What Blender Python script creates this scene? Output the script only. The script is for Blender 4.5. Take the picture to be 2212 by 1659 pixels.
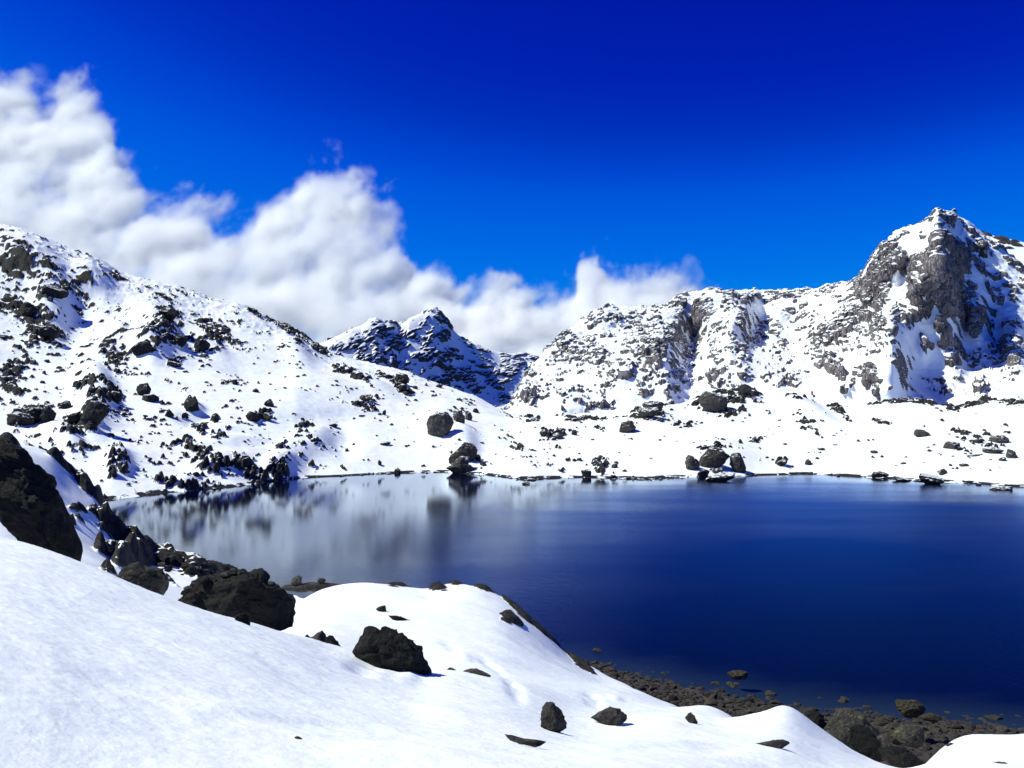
import bpy, math, random
import numpy as np
from math import radians as RAD
from mathutils import Vector

sc = bpy.context.scene
for o in list(bpy.data.objects):
    bpy.data.objects.remove(o)
COL = sc.collection

# ------------------------------------------------------------------ camera, sky, sun, exposure
H = 15.0                      # eye height above the lake (m)
F = 852.0                     # focal length in pixels of a 1024 px wide frame
PITCH = math.atan(46 / 852)
cam = bpy.data.cameras.new('camera')
cam_ob = bpy.data.objects.new('camera', cam)
COL.objects.link(cam_ob)
sc.camera = cam_ob
cam.sensor_width = 36
cam.lens = 36 * F / 1024
cam.clip_start = 0.1
cam.clip_end = 60000
cam_ob.location = (0, 0, H)
cam_ob.rotation_euler = (math.pi / 2 + PITCH, 0, 0)

sc.view_settings.view_transform = 'Standard'
sc.view_settings.look = 'None'
sc.view_settings.gamma = 1
sc.view_settings.exposure = 0.28
sc.view_settings.use_curve_mapping = False
sc.cycles.use_denoising = True
sc.cycles.max_bounces = 22
sc.cycles.diffuse_bounces = 4
sc.cycles.volume_bounces = 22
sc.cycles.sample_clamp_indirect = 6

SUN = Vector((-0.64, -0.05, 0.765)).normalized()
world = bpy.data.worlds.new('World')
sc.world = world
world.use_nodes = True
nt = world.node_tree
nt.nodes.clear()
w_out = nt.nodes.new('ShaderNodeOutputWorld')
w_bg = nt.nodes.new('ShaderNodeBackground')
w_sky = nt.nodes.new('ShaderNodeTexSky')
w_sky.sky_type = 'NISHITA'
w_sky.sun_disc = False
w_sky.sun_elevation = math.asin(SUN.z)
w_sky.sun_rotation = math.atan2(SUN.x, SUN.y)
w_sky.altitude = 4300
w_sky.air_density = 1.0
w_sky.dust_density = 0.0
w_sky.ozone_density = 3
w_a = nt.nodes.new('ShaderNodeVectorMath'); w_a.operation = 'SCALE'; w_a.inputs['Scale'].default_value = 0.1
w_b = nt.nodes.new('ShaderNodeVectorMath'); w_b.operation = 'SCALE'; w_b.inputs['Scale'].default_value = 10
w_c = nt.nodes.new('ShaderNodeRGBCurve')     # the camera's saturated rendering of a high-altitude sky


def set_curve(c, pts, handle='AUTO_CLAMPED'):
    while len(c.points) < len(pts):
        c.points.new(0.5, 0.5)
    for p, (x, y) in zip(c.points, pts):
        p.location = (x, y)
        p.handle_type = handle


set_curve(w_c.mapping.curves[0], [(0, 0), (.10, .0), (.18, .001), (.30, .02), (.5, .10), (1, .3)])
set_curve(w_c.mapping.curves[1], [(0, 0), (.10, .007), (.13, .012), (.147, .021), (.17, .050), (.19, .083), (.25, .138), (.315, .190), (.5, .27), (1, .5)])
set_curve(w_c.mapping.curves[2], [(0, 0), (.2, .25), (.30, .40), (.38, .60), (.55, .69), (1, .82)])
w_c.mapping.update()
nt.links.new(w_sky.outputs[0], w_a.inputs[0])
nt.links.new(w_a.outputs[0], w_c.inputs['Color'])
nt.links.new(w_c.outputs[0], w_b.inputs[0])
nt.links.new(w_b.outputs[0], w_bg.inputs[0])
nt.links.new(w_bg.outputs[0], w_out.inputs[0])
w_bg.inputs[1].default_value = 0.1

sun = bpy.data.lights.new('sun', 'SUN')
sun.energy = 4.7
sun.angle = RAD(.5)
sun.color = (.975, 1, .79)
sun_ob = bpy.data.objects.new('sun', sun)
COL.objects.link(sun_ob)
sun_ob.rotation_euler = SUN.to_track_quat('Z', 'Y').to_euler()

# ------------------------------------------------------------------ helpers
S = 1024 / 2212               # picture notes were taken on a 2212 px wide copy
CP, SP = math.cos(PITCH), math.sin(PITCH)


def ray(x, y):
    """bearing and slope (rise per metre of ground distance) of a line of sight"""
    dx = (np.asarray(x, float) * S - 512) / F
    dz = (384 - np.asarray(y, float) * S) / F
    yy = CP - dz * SP
    zz = SP + dz * CP
    return np.arctan2(dx, yy), zz / np.hypot(dx, yy)


def point(x, y, r):
    az, te = ray(x, y)
    return Vector((r * math.sin(az), r * math.cos(az), H + r * float(te)))


def project(P):
    x, y, z = P[..., 0], P[..., 1], P[..., 2] - H
    d = np.maximum(y * CP + z * SP, .01)
    u = -y * SP + z * CP
    return (512 + F * x / d) / S, (384 - F * u / d) / S


def tag(o, label=None, cat=None, group=None, kind=None):
    if label: o['label'] = label
    if cat: o['category'] = cat
    if group: o['group'] = group
    if kind: o['kind'] = kind
    return o


# --- noise
_rng = np.random.default_rng(7)
_P = _rng.permutation(256).astype(np.int32)
_P = np.concatenate([_P, _P, _P])
_G = _rng.normal(size=(256, 3)); _G /= np.linalg.norm(_G, axis=1)[:, None]
_G = _G.astype(np.float32)


def _perlin(p):
    f = np.floor(p)
    i = f.astype(np.int32) & 255
    d = (p - f).astype(np.float32)
    u = d * d * d * (d * (d * 6 - 15) + 10)
    res = None
    vals = []
    for a in (0, 1):
        pa = _P[i[:, 0] + a]
        for b in (0, 1):
            pb = _P[pa + i[:, 1] + b]
            for c in (0, 1):
                g = _G[_P[pb + i[:, 2] + c]]
                vals.append(g[:, 0] * (d[:, 0] - a) + g[:, 1] * (d[:, 1] - b) + g[:, 2] * (d[:, 2] - c))
    x00 = vals[0] + u[:, 2] * (vals[1] - vals[0]); x01 = vals[2] + u[:, 2] * (vals[3] - vals[2])
    x10 = vals[4] + u[:, 2] * (vals[5] - vals[4]); x11 = vals[6] + u[:, 2] * (vals[7] - vals[6])
    y0 = x00 + u[:, 1] * (x01 - x00); y1 = x10 + u[:, 1] * (x11 - x10)
    return (y0 + u[:, 0] * (y1 - y0)) * 1.5


def perlin(p):
    out = np.empty(len(p), np.float32)
    for k in range(0, len(p), 32768):
        out[k:k + 32768] = _perlin(p[k:k + 32768])
    return out


def fbm(p, size, octv=4, gain=.5, seed=0, ridged=False, stretch=(1, 1, 1)):
    q = (p / (size * np.asarray(stretch, float))).astype(np.float64) + seed * 13.37
    t = np.zeros(len(p), np.float32); a = 1.0; n = 0.0
    for k in range(octv):
        v = perlin(q)
        if ridged:
            v = 1 - 2.2 * np.abs(v)
        t += a * v; n += a
        a *= gain; q = q * 2.03 + 5.1
    return t / n


def _h(i, j, k):
    x = (i * 374761393 + j * 668265263 + k * 1274126177).astype(np.int64) & 0xffffffff
    x = ((x ^ (x >> 13)) * 1274126177) & 0xffffffff
    x = ((x ^ (x >> 16)) * 2246822519) & 0xffffffff
    x = x ^ (x >> 15)
    return (x & 0xffffff).astype(np.float32) / 16777216.0


def blocks(u, v, seed, dens=.6, lo=-1.0):
    """angular blocks on a jittered grid: tops of tilted, many-sided stones"""
    out = np.full(len(u), lo, np.float32)
    for s in range(0, len(u), 65536):
        uu = u[s:s + 65536]; vv = v[s:s + 65536]
        iu = np.floor(uu).astype(np.int64); iv = np.floor(vv).astype(np.int64)
        best = np.full(len(uu), lo, np.float32)
        for du in (-1, 0, 1):
            for dv in (-1, 0, 1):
                cu = iu + du; cv = iv + dv
                h = [_h(cu, cv, seed * 31 + k) for k in range(8)]
                x = (uu - cu - h[0]).astype(np.float32); y = (vv - cv - h[1]).astype(np.float32)
                an = h[2] * 6.2832
                c, sn = np.cos(an), np.sin(an)
                rx = (c * x + sn * y) / (.28 + .45 * h[3]); ry = (c * y - sn * x) / (.22 + .3 * h[4])
                d = np.maximum(np.maximum(np.abs(rx), np.abs(ry)), .72 * (np.abs(rx) + np.abs(ry)))
                val = (.35 + .65 * h[5]) * (1 - d ** 2.2) + .35 * rx * (h[7] - .5) * 2
                val = np.where((h[6] < dens) & (d < 1.6), val, lo)
                best = np.maximum(best, val)
        out[s:s + 65536] = best
    return out


def gauss(px, py, spots):
    """sum of soft spots (x, y, half width, half height, tilt in degrees, weight)"""
    t = np.zeros(px.shape, np.float32)
    for (x, y, sx, sy, rot, wgt) in spots:
        dx = px - x; dy = py - y
        m = (np.abs(dx) < 3 * max(sx, sy)) & (np.abs(dy) < 3 * max(sx, sy))
        if not m.any():
            continue
        a = RAD(rot); c, s_ = math.cos(a), math.sin(a)
        u = (dx[m] * c + dy[m] * s_) / sx; v = (-dx[m] * s_ + dy[m] * c) / sy
        t[m] += wgt * np.exp(-(u * u + v * v) ** 1.3)
    return t


def above(crag, cover):
    """height of rough ground over the snow so that the wanted share of it stands bare"""
    q = np.sort(crag[::11])
    return crag - np.interp(1 - np.clip(cover, 0, 1), np.linspace(0, 1, len(q)), q)


def cap(h, lim):
    """keeps bare stone low: heights level off towards lim"""
    return np.where(h > 0, lim * (1 - np.exp(-np.maximum(h, 0) / lim)), h)


def smooth1(a, k):
    if k < 1:
        return a
    n = int(3 * k); x = np.arange(-n, n + 1); w = np.exp(-.5 * (x / k) ** 2); w /= w.sum()
    return np.convolve(np.pad(a, n, mode='edge'), w, mode='valid')


def across(x, X, Y):
    """smooth, non-overshooting curve through the points"""
    X = np.asarray(X, float); Y = np.asarray(Y, float)
    h = np.diff(X); d = np.diff(Y) / h
    m = np.zeros_like(Y); m[0] = d[0]; m[-1] = d[-1]
    for k in range(1, len(X) - 1):
        if d[k - 1] * d[k] > 0:
            w1 = 2 * h[k] + h[k - 1]; w2 = h[k] + 2 * h[k - 1]
            m[k] = (w1 + w2) / (w1 / d[k - 1] + w2 / d[k])
    k = np.clip(np.searchsorted(X, x) - 1, 0, len(h) - 1)
    t = np.clip((x - X[k]) / h[k], 0, 1)
    return ((2 * t ** 3 - 3 * t ** 2 + 1) * Y[k] + (t ** 3 - 2 * t ** 2 + t) * h[k] * m[k] + (-2 * t ** 3 + 3 * t ** 2) * Y[k + 1] + (t ** 3 - t ** 2) * h[k] * m[k + 1])


class Sheet:
    """ground surface given by lines that run across the view at stated distances"""

    def __init__(s, x0, x1, nx, lines, segs, sm=2.0, sharp=False, wide=False):
        az0, az1 = ray(x0, 930)[0], ray(x1, 930)[0]
        s.az = np.linspace(az0, az1, nx)
        rr, zz = [], []
        for ln in lines:
            A, Rr, Z = [], [], []
            for p in ln:
                a, te = ray(p[0], 930 if p[1] is None else p[1])
                if p[1] is None:
                    z = p[3]; r = p[2]
                elif p[2] is None:
                    z = 0.0; r = -H / te
                else:
                    r = p[2]; z = H + r * te
                A.append(float(a)); Rr.append(float(r)); Z.append(float(z))
            fn = np.interp if sharp else across
            q1, q2 = fn(s.az, A, Rr), fn(s.az, A, Z)
            if wide:      # broad, even curves on the near side of the snow slope
                w_ = np.clip((s.az - ray(650, 930)[0]) / .1, 0, 1)
                rr.append(smooth1(q1, 34) * (1 - w_) + smooth1(q1, sm) * w_); zz.append(smooth1(q2, 34) * (1 - w_) + smooth1(q2, sm) * w_)
            else:
                rr.append(smooth1(q1, sm)); zz.append(smooth1(q2, sm))
        r = np.array(rr); z = np.array(zz)
        for k in range(1, len(r)):
            r[k] = np.maximum(r[k], r[k - 1] + .05)
        h = np.diff(r, axis=0); d = np.diff(z, axis=0) / h
        m = np.zeros_like(r)
        m[0] = d[0]; m[-1] = d[-1]
        for k in range(1, len(r) - 1):
            w1 = 2 * h[k] + h[k - 1]; w2 = h[k] + 2 * h[k - 1]
            ok = d[k - 1] * d[k] > 0
            with np.errstate(divide='ignore', invalid='ignore'):
                m[k] = np.where(ok, (w1 + w2) / (w1 / d[k - 1] + w2 / d[k]), 0)
        R_, Z_ = [], []
        for k in range(len(h)):
            n = segs[k]
            t = (np.arange(n) / n)[:, None] if k < len(h) - 1 else np.linspace(0, 1, n)[:, None]
            R_.append(r[k] + t * h[k])
            Z_.append((2 * t ** 3 - 3 * t ** 2 + 1) * z[k] + (t ** 3 - 2 * t ** 2 + t) * h[k] * m[k]
                      + (-2 * t ** 3 + 3 * t ** 2) * z[k + 1] + (t ** 3 - t ** 2) * h[k] * m[k + 1])
        s.R = np.concatenate(R_); s.Z = np.concatenate(Z_)
        s.nv, s.nx = s.R.shape
        s.rebuild()

    def rebuild(s):
        s.P = np.stack([s.R * np.sin(s.az), s.R * np.cos(s.az), s.Z], -1)

    def screen(s):
        return project(s.P)

    def normals(s, P):
        du = np.gradient(P, axis=1); dv = np.gradient(P, axis=0)
        n = np.cross(du, dv)
        return n / np.maximum(np.linalg.norm(n, axis=-1, keepdims=True), 1e-9)

    def arc(s):
        d = np.diff(s.P, axis=0); L = np.linalg.norm(d, axis=-1)
        v = np.concatenate([np.zeros((1, s.nx)), np.cumsum(L, 0)])
        u = s.az[None, :] * np.full_like(s.R, float(np.median(s.R)))
        return u, v

    def hit(s, x, y):
        az, te = ray(x, y)
        f = np.clip((az - s.az[0]) / (s.az[1] - s.az[0]), 0, s.nx - 1)
        j = int(round(float(f)))
        q = s.P[:, j]
        t = (q[:, 2] - H) / np.hypot(q[:, 0], q[:, 1])
        cm = np.maximum.accumulate(t)
        k = int(np.clip(np.searchsorted(cm, te), 0, s.nv - 1))
        return Vector(q[k])

    def mesh(s, name, mat, attrs, label, kind='structure', cat=None):
        nv, nx = s.nv, s.nx
        idx = np.arange(nv * nx, dtype=np.int32).reshape(nv, nx)
        f = np.stack([idx[:-1, :-1], idx[:-1, 1:], idx[1:, 1:], idx[1:, :-1]], -1).reshape(-1, 4)
        me = bpy.data.meshes.new(name)
        me.vertices.add(nv * nx); me.loops.add(f.size); me.polygons.add(len(f))
        me.vertices.foreach_set('co', s.P.astype(np.float32).ravel())
        me.loops.foreach_set('vertex_index', f.ravel())
        me.polygons.foreach_set('loop_start', np.arange(0, f.size, 4, dtype=np.int32))
        me.polygons.foreach_set('use_smooth', np.ones(len(f), bool))
        me.update(calc_edges=True)
        for k, a in attrs.items():
            at = me.attributes.new(k, 'FLOAT', 'POINT')
            at.data.foreach_set('value', a.astype(np.float32).ravel())
        me.materials.append(mat)
        ob = bpy.data.objects.new(name, me)
        COL.objects.link(ob)
        return tag(ob, label, cat or name.replace('_', ' '), None, kind)


# ------------------------------------------------------------------ materials
class NB:
    def __init__(s, name):
        s.m = bpy.data.materials.new(name); s.m.use_nodes = True
        s.t = s.m.node_tree; s.t.nodes.clear()
        s.out = s.t.nodes.new('ShaderNodeOutputMaterial')

    def n(s, typ, **kw):
        nd = s.t.nodes.new(typ)
        for k, v in kw.items():
            setattr(nd, k, v)
        return nd

    def l(s, a, b):
        s.t.links.new(a, b)

    def math(s, op, a, b=None, c=None, clamp=False):
        nd = s.n('ShaderNodeMath', operation=op, use_clamp=clamp)
        for i, v in enumerate((a, b, c)):
            if v is None: continue
            if isinstance(v, (int, float)): nd.inputs[i].default_value = v
            else: s.l(v, nd.inputs[i])
        return nd.outputs[0]

    def noise(s, scale, detail=4, rough=.55, vec=None, stretch=None):
        nd = s.n('ShaderNodeTexNoise')
        nd.inputs['Scale'].default_value = scale; nd.inputs['Detail'].default_value = detail; nd.inputs['Roughness'].default_value = rough
        if vec is None:
            vec = s.n('ShaderNodeNewGeometry').outputs['Position']
        if stretch:
            mp = s.n('ShaderNodeMapping'); mp.inputs['Scale'].default_value = stretch; s.l(vec, mp.inputs[0]); vec = mp.outputs[0]
        s.l(vec, nd.inputs['Vector'])
        return nd.outputs['Fac']

    def ramp(s, fac, stops):
        nd = s.n('ShaderNodeValToRGB'); e = nd.color_ramp.elements
        while len(e) < len(stops): e.new(.5)
        for q, (p, c) in zip(e, stops):
            q.position = p; q.color = (*c, 1)
        s.l(fac, nd.inputs[0])
        return nd.outputs[0]

    def mix(s, f, a, b):
        nd = s.n('ShaderNodeMix', data_type='RGBA')
        if isinstance(f, float): nd.inputs[0].default_value = f
        else: s.l(f, nd.inputs[0])
        for v, i in ((a, 6), (b, 7)):
            if isinstance(v, tuple): nd.inputs[i].default_value = (*v, 1)
            else: s.l(v, nd.inputs[i])
        return nd.outputs[2]

    def bump(s, h, dist, strength=1.0, normal=None):
        nd = s.n('ShaderNodeBump'); nd.inputs['Distance'].default_value = dist; nd.inputs['Strength'].default_value = strength
        s.l(h, nd.inputs['Height'])
        if normal: s.l(normal, nd.inputs['Normal'])
        return nd.outputs[0]

    def pbr(s, col, rough, normal=None, spec=.3):
        nd = s.n('ShaderNodeBsdfPrincipled')
        if isinstance(col, tuple): nd.inputs['Base Color'].default_value = (*col, 1)
        else: s.l(col, nd.inputs['Base Color'])
        if isinstance(rough, float): nd.inputs['Roughness'].default_value = rough
        else: s.l(rough, nd.inputs['Roughness'])
        nd.inputs['Specular IOR Level'].default_value = spec
        if normal: s.l(normal, nd.inputs['Normal'])
        s.l(nd.outputs[0], s.out.inputs['Surface'])
        return nd


SNOW = (.82, .85, .885)


def terrain_material(name, dark, light, unit, snow_relief=.0, grain=None):
    """snow and bare rock by the 'rock' attribute; unit = size of the finest rock detail (m)"""
    b = NB(name)
    at = b.n('ShaderNodeAttribute', attribute_name='rock').outputs['Fac']
    brk = b.noise(1 / unit, 3, .6)
    m = b.math('MULTIPLY_ADD', b.math('SUBTRACT', b.math('ADD', at, b.math('MULTIPLY_ADD', brk, .7, -.35)), .5), 4.0, .5, True)
    big = b.noise(.12 / unit, 5, .6, stretch=(1, 1, .5))
    col = b.ramp(big, [(.3, dark), (.7, light)])
    fine = b.noise(1.5 / unit, 4, .65, stretch=(1.6, 1.6, .5))
    col = b.mix(b.math('MULTIPLY_ADD', fine, 1.5, -.58, True), col, tuple(.35 * c for c in dark))
    mid_ = b.noise(.42 / unit, 6, .62, stretch=(1.5, 1.5, .32))
    crack = b.math('MULTIPLY_ADD', b.math('ABSOLUTE', b.math('SUBTRACT', mid_, .5)), -30, 1.0, True)
    col = b.mix(b.math('MULTIPLY', crack, .6), col, tuple(.22 * c for c in dark))
    col = b.mix(m, SNOW, col)
    rb = b.math('MULTIPLY', fine, m)
    nrm = b.bump(b.math('MULTIPLY', b.math('SUBTRACT', 1.0, crack), m), unit * .9, .8, b.bump(rb, unit * .8, .8))
    if snow_relief:
        s1 = b.noise(1.3, 5, .6, stretch=(.55, 1.2, 1))
        s2 = b.noise(11, 6, .7, stretch=(.7, 1.1, 1))
        hgt = b.math('MULTIPLY_ADD', s2, .26, b.math('MULTIPLY', s1, .6))
        nrm = b.bump(hgt, snow_relief, .8, nrm)
    b.pbr(col, .75, nrm, .2)
    return b.m


def rock_material(name, dark, light, size=.3, snow=None, lichen=None):
    b = NB(name)
    geo = b.n('ShaderNodeNewGeometry')
    oi = b.n('ShaderNodeObjectInfo').outputs['Random']
    big = b.noise(1 / (2.2 * size), 5, .6)
    col = b.ramp(b.math('ADD', big, b.math('MULTIPLY_ADD', oi, .3, -.15)), [(.3, dark), (.72, light)])
    fine = b.noise(1 / (.35 * size), 6, .68)
    col = b.mix(b.math('MULTIPLY_ADD', fine, 2.4, -.85, True), tuple(.4 * c for c in dark), col)
    if lichen:
        li = b.noise(1 / (.8 * size), 4, .6)
        col = b.mix(b.math('MULTIPLY_ADD', li, 6, -3.5, True), col, lichen)
    crk = b.noise(1 / (1.1 * size), 6, .7)
    vo = b.n('ShaderNodeTexVoronoi', distance='CHEBYCHEV'); vo.inputs['Scale'].default_value = 1 / (1.3 * size); vo.inputs['Detail'].default_value = 2
    wv = b.n('ShaderNodeVectorMath', operation='MULTIPLY_ADD'); nc = b.n('ShaderNodeTexNoise'); nc.inputs['Scale'].default_value = 1 / (1.5 * size); b.l(geo.outputs['Position'], nc.inputs['Vector'])
    b.l(nc.outputs['Color'], wv.inputs[0]); wv.inputs[1].default_value = (size, size, size); b.l(geo.outputs['Position'], wv.inputs[2]); b.l(wv.outputs[0], vo.inputs['Vector'])
    nrm = b.bump(fine, .22 * size, .9, b.bump(b.math('ABSOLUTE', b.math('SUBTRACT', crk, .5)), .9 * size, .9, b.bump(vo.outputs['Distance'], .55 * size, .9)))
    if snow is not None:
        sep = b.n('ShaderNodeSeparateXYZ'); b.l(geo.outputs['Normal'], sep.inputs[0])
        brk = b.noise(1 / (.9 * size), 4, .6)
        m = b.math('MULTIPLY_ADD', b.math('SUBTRACT', b.math('ADD', sep.outputs[2], b.math('MULTIPLY_ADD', brk, 1.2, -.6)), snow), 7.0, .5, True)
        col = b.mix(m, col, SNOW)
    b.pbr(col, .8, nrm, .25)
    return b.m


MAT_FIELD = terrain_material('snow_field', (.018, .016, .016), (.055, .05, .045), .12, .065)
MAT_KNOLL = terrain_material('knoll_snow_and_rock', (.022, .021, .022), (.06, .055, .05), .35, .05)
MAT_HILL = terrain_material('hillside_snow_and_rock', (.016, .015, .019), (.052, .048, .048), 1.0)
MAT_RIGHT = terrain_material('crag_snow_and_rock', (.13, .112, .122), (.32, .283, .30), 2.0)
MAT_FAR = terrain_material('far_peak_snow_and_rock', (.05, .05, .055), (.11, .10, .10), 3.0)
MAT_DARK = rock_material('dark_rock', (.006, .0056, .006), (.028, .026, .024), .35)
MAT_GREY = rock_material('grey_rock', (.07, .063, .06), (.17, .155, .14), .35)
MAT_LICHEN = rock_material('lichen_rock', (.05, .047, .04), (.15, .14, .12), .3, None, (.17, .17, .07))
MAT_BANK = rock_material('bank_rock', (.06, .053, .055), (.18, .16, .15), 1.2, .85)
MAT_BANK_DARK = rock_material('bank_rock_dark', (.025, .023, .025), (.075, .068, .066), 1.2, .85)
MAT_PEBBLE = rock_material('beach_stone', (.05, .043, .036), (.17, .145, .115), .2)
MAT_WET = rock_material('wet_stone', (.05, .043, .03), (.13, .11, .075), .2)


# ------------------------------------------------------------------ the snow slope the picture is taken from
foot = [(-300, None, 1.2, 13.1), (1100, None, 1.2, 13.0), (2600, None, 1.2, 12.6)]
low = [(-300, 1659, 6), (0, 1659, 6.5), (600, 1659, 7.3), (1100, 1659, 8.2), (1500, 1659, 10.5), (1800, 1659, 16), (1900, 1662, 20), (2000, 1664, 24), (2212, 1659, 27), (2600, 1659, 27)]
lip = [(-300, 1085, 23), (-100, 1130, 20), (0, 1163, 18.4), (170, 1215, 17), (300, 1290, 16), (430, 1325, 15.6), (560, 1358, 16), (650, 1388, 16.5), (760, 1428, 16.5), (870, 1458, 16.5),
       (1000, 1463, 17.5), (1130, 1490, 18), (1250, 1527, 20), (1400, 1537, 24), (1560, 1549, 30), (1630, 1556, 33), (1668, 1548, 34), (1695, 1534, 35), (1720, 1548, 35), (1780, 1592, 34), (1850, 1630, 31), (1900, 1652, 29.5), (1950, 1668, 29.5), (1985, 1660, 31),
       (2030, 1625, 35), (2060, 1606, 37), (2120, 1598, 38), (2212, 1593, 38), (2600, 1593, 38)]
mid = [(-300, None, 32, 10.5), (0, None, 28, 9.8), (300, None, 24, 8.8), (430, None, 24, 8.4), (560, 1375, 24), (650, 1368, 24), (760, 1397, 25), (870, 1420, 26), (1000, 1425, 27), (1130, 1452, 28), (1250, 1482, 30), (1330, 1496, 33),
       (1450, 1529, 37), (1560, 1552, 40), (1640, None, 41, .1), (1800, None, 41, -.2), (2600, None, 41, -.2)]
rise = [(-300, None, 42, 5), (0, None, 38, 5), (430, None, 36, 5), (560, 1325, 36), (650, 1318, 37), (760, 1322, 38), (870, 1330, 38), (1000, 1335, 39), (1080, 1352, 39), (1150, 1385, 40), (1250, 1446, 42), (1330, 1480, 42), (1450, 1524, 40), (1560, None, 43, -.3), (2600, None, 44, -.6)]
crest = [(-300, None, 46, 1), (430, None, 46, .8), (540, None, 50, 2.0), (600, 1277, 52), (660, 1270, 53), (700, 1262, 53), (780, 1254, 53), (830, 1262, 53), (880, 1269, 52), (930, 1276, 52), (955, 1264, 52), (1000, 1262, 52), (1050, 1276, 51), (1085, 1292, 51),
         (1115, 1313, 50), (1180, 1371, 49), (1250, 1433, 50), (1330, 1473, 46), (1450, 1525, 42), (1560, None, 46, -.8), (2600, None, 47, -.8)]
drop = [(x, None, r + 6, -1.5) for (x, _, r, *_z) in crest]
field = Sheet(-300, 2600, 860, [foot, low, lip, mid, rise, crest, drop], [14, 300, 110, 90, 90, 24, 12], 6, False, True)
pxs, pys = field.screen()
n = len(pxs.ravel())
flat = field.P.reshape(-1, 3)
relief = (.30 * fbm(flat, 7.0, 3, .5, 1, stretch=(1.6, .8, 1)) + .07 * fbm(flat, 1.7, 4, .55, 2, stretch=(1.5, .7, 1)) + .030 * fbm(flat, .42, 4, .68, 3, stretch=(1.5, .55, 1))).reshape(field.R.shape)
relief *= np.clip(field.R / 9, .25, 1.0)
# wind-cut hollows and drift lips on the promontory
hollow = [(1280, 1515, 22, 9, 25, -.55), (1330, 1512, 16, 8, 20, .25), (1060, 1440, 30, 8, 35, -.4), (1110, 1485, 25, 9, 30, -.5), (975, 1400, 22, 8, 25, -.35), (1000, 1420, 20, 8, 20, .3),
          (1030, 1283, 26, 8, 10, .2), (930, 1285, 22, 7, 10, -.35), (830, 1290, 45, 9, 5, .15), (790, 1440, 35, 10, 10, -.45), (880, 1462, 22, 8, 8, .30), (700, 1402, 45, 8, 15, -.2),
          (1560, 1560, 35, 8, 10, -.4), (1440, 1560, 50, 8, 4, .3), (650, 1560, 160, 14, 4, -.25), (300, 1480, 160, 16, 10, -.2), (900, 1620, 200, 16, 3, .18), (1500, 1600, 120, 12, 2, -.3)]
relief += .30 * gauss(pxs, pys, hollow).reshape(field.R.shape) * np.clip(.6 + fbm(flat, 1.6, 3, .5, 66), .1, 1.3).reshape(field.R.shape)
rim = [(1100, 1335, 22, 16, 45, 1.6), (1120, 1345, 12, 10, 30, .8), (1092, 1295, 26, 3.2, 38, 1.5), (1130, 1328, 30, 3.4, 42, 1.6), (1170, 1362, 30, 3.4, 42, 1.6), (1205, 1393, 30, 3.6, 42, 1.6), (1240, 1425, 26, 5, 45, 1.7), (1270, 1446, 22, 5, 40, 1.6),
       (940, 1270, 26, 4, 0, 1.5), (985, 1262, 22, 3.0, 0, 1.4), (1040, 1272, 30, 3.0, 22, 1.4), (860, 1266, 30, 2.4, 5, 1.2), (700, 1262, 40, 3.5, -6, 1.3), (640, 1270, 26, 4.5, -8, 1.4), (760, 1256, 22, 2.5, -5, 1.2)]
bias = gauss(pxs, pys, rim)
U, V = field.arc()
rk = (bias.ravel() - .80) * .30 + .16 * fbm(flat, 1.1, 5, .6, 4, True) + .10 * blocks(U.ravel() / .8, V.ravel() / .8, 5)
rk = np.where(bias.ravel() > .05, rk, -1).reshape(field.R.shape)
rock = np.clip((rk) / .08 + .2, 0, 1)
field.Z = field.Z + relief * np.clip((field.R - 1) / 4, 0, 1) + np.clip(rk, 0, .30)
field.rebuild()
field.mesh('snow_slope', MAT_FIELD, {'rock': rock}, 'smooth wind-rippled snow slope in front of the lake')

# ------------------------------------------------------------------ the knoll at the edge of the lake
b0 = [(-400, None, 19, 10), (0, None, 19, 9), (300, None, 19, 7.5), (430, None, 19, 7), (700, None, 19, 5)]
b1 = [(-400, 1100, 40), (0, 1150, 40), (100, 1190, 40), (200, 1228, 40), (300, 1275, 40), (430, 1320, 40), (560, None, 40, 4.5), (700, None, 40, 2.5)]
b2 = [(-400, 930, 60), (0, 1000, 60), (100, 1075, 60), (200, 1150, 60), (260, 1197, 60), (300, 1228, 60), (360, 1240, 60), (430, 1255, 60), (560, None, 60, 2.6), (700, None, 60, 1.0)]
b3 = [(-400, 880, 75), (0, 956, 75), (50, 962, 75), (100, 975, 75), (150, 1018, 75), (180, 1042, 75), (205, 1060, 75), (222, 1090, 75), (235, 1122, 75), (262, 1165, 75), (300, 1192, 76), (340, 1206, 78), (400, 1224, 78), (450, 1246, 77), (560, None, 76, .9), (700, None, 75, .1)]
b4 = [(-400, None, 96, 13), (0, None, 96, 8.5), (150, None, 96, 4), (210, None, 96, 2), (250, None, 96, 1.0), (300, None, 97, .8), (400, None, 97, .6), (470, None, 96, .3), (560, None, 92, -.3), (700, None, 90, -1)]
b5 = [(-400, None, 125, -2), (700, None, 115, -2)]
knoll = Sheet(-400, 700, 420, [b0, b1, b2, b3, b4, b5], [20, 110, 110, 50, 16], 2)
pxs, pys = knoll.screen(); flat = knoll.P.reshape(-1, 3); U, V = knoll.arc()
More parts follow.
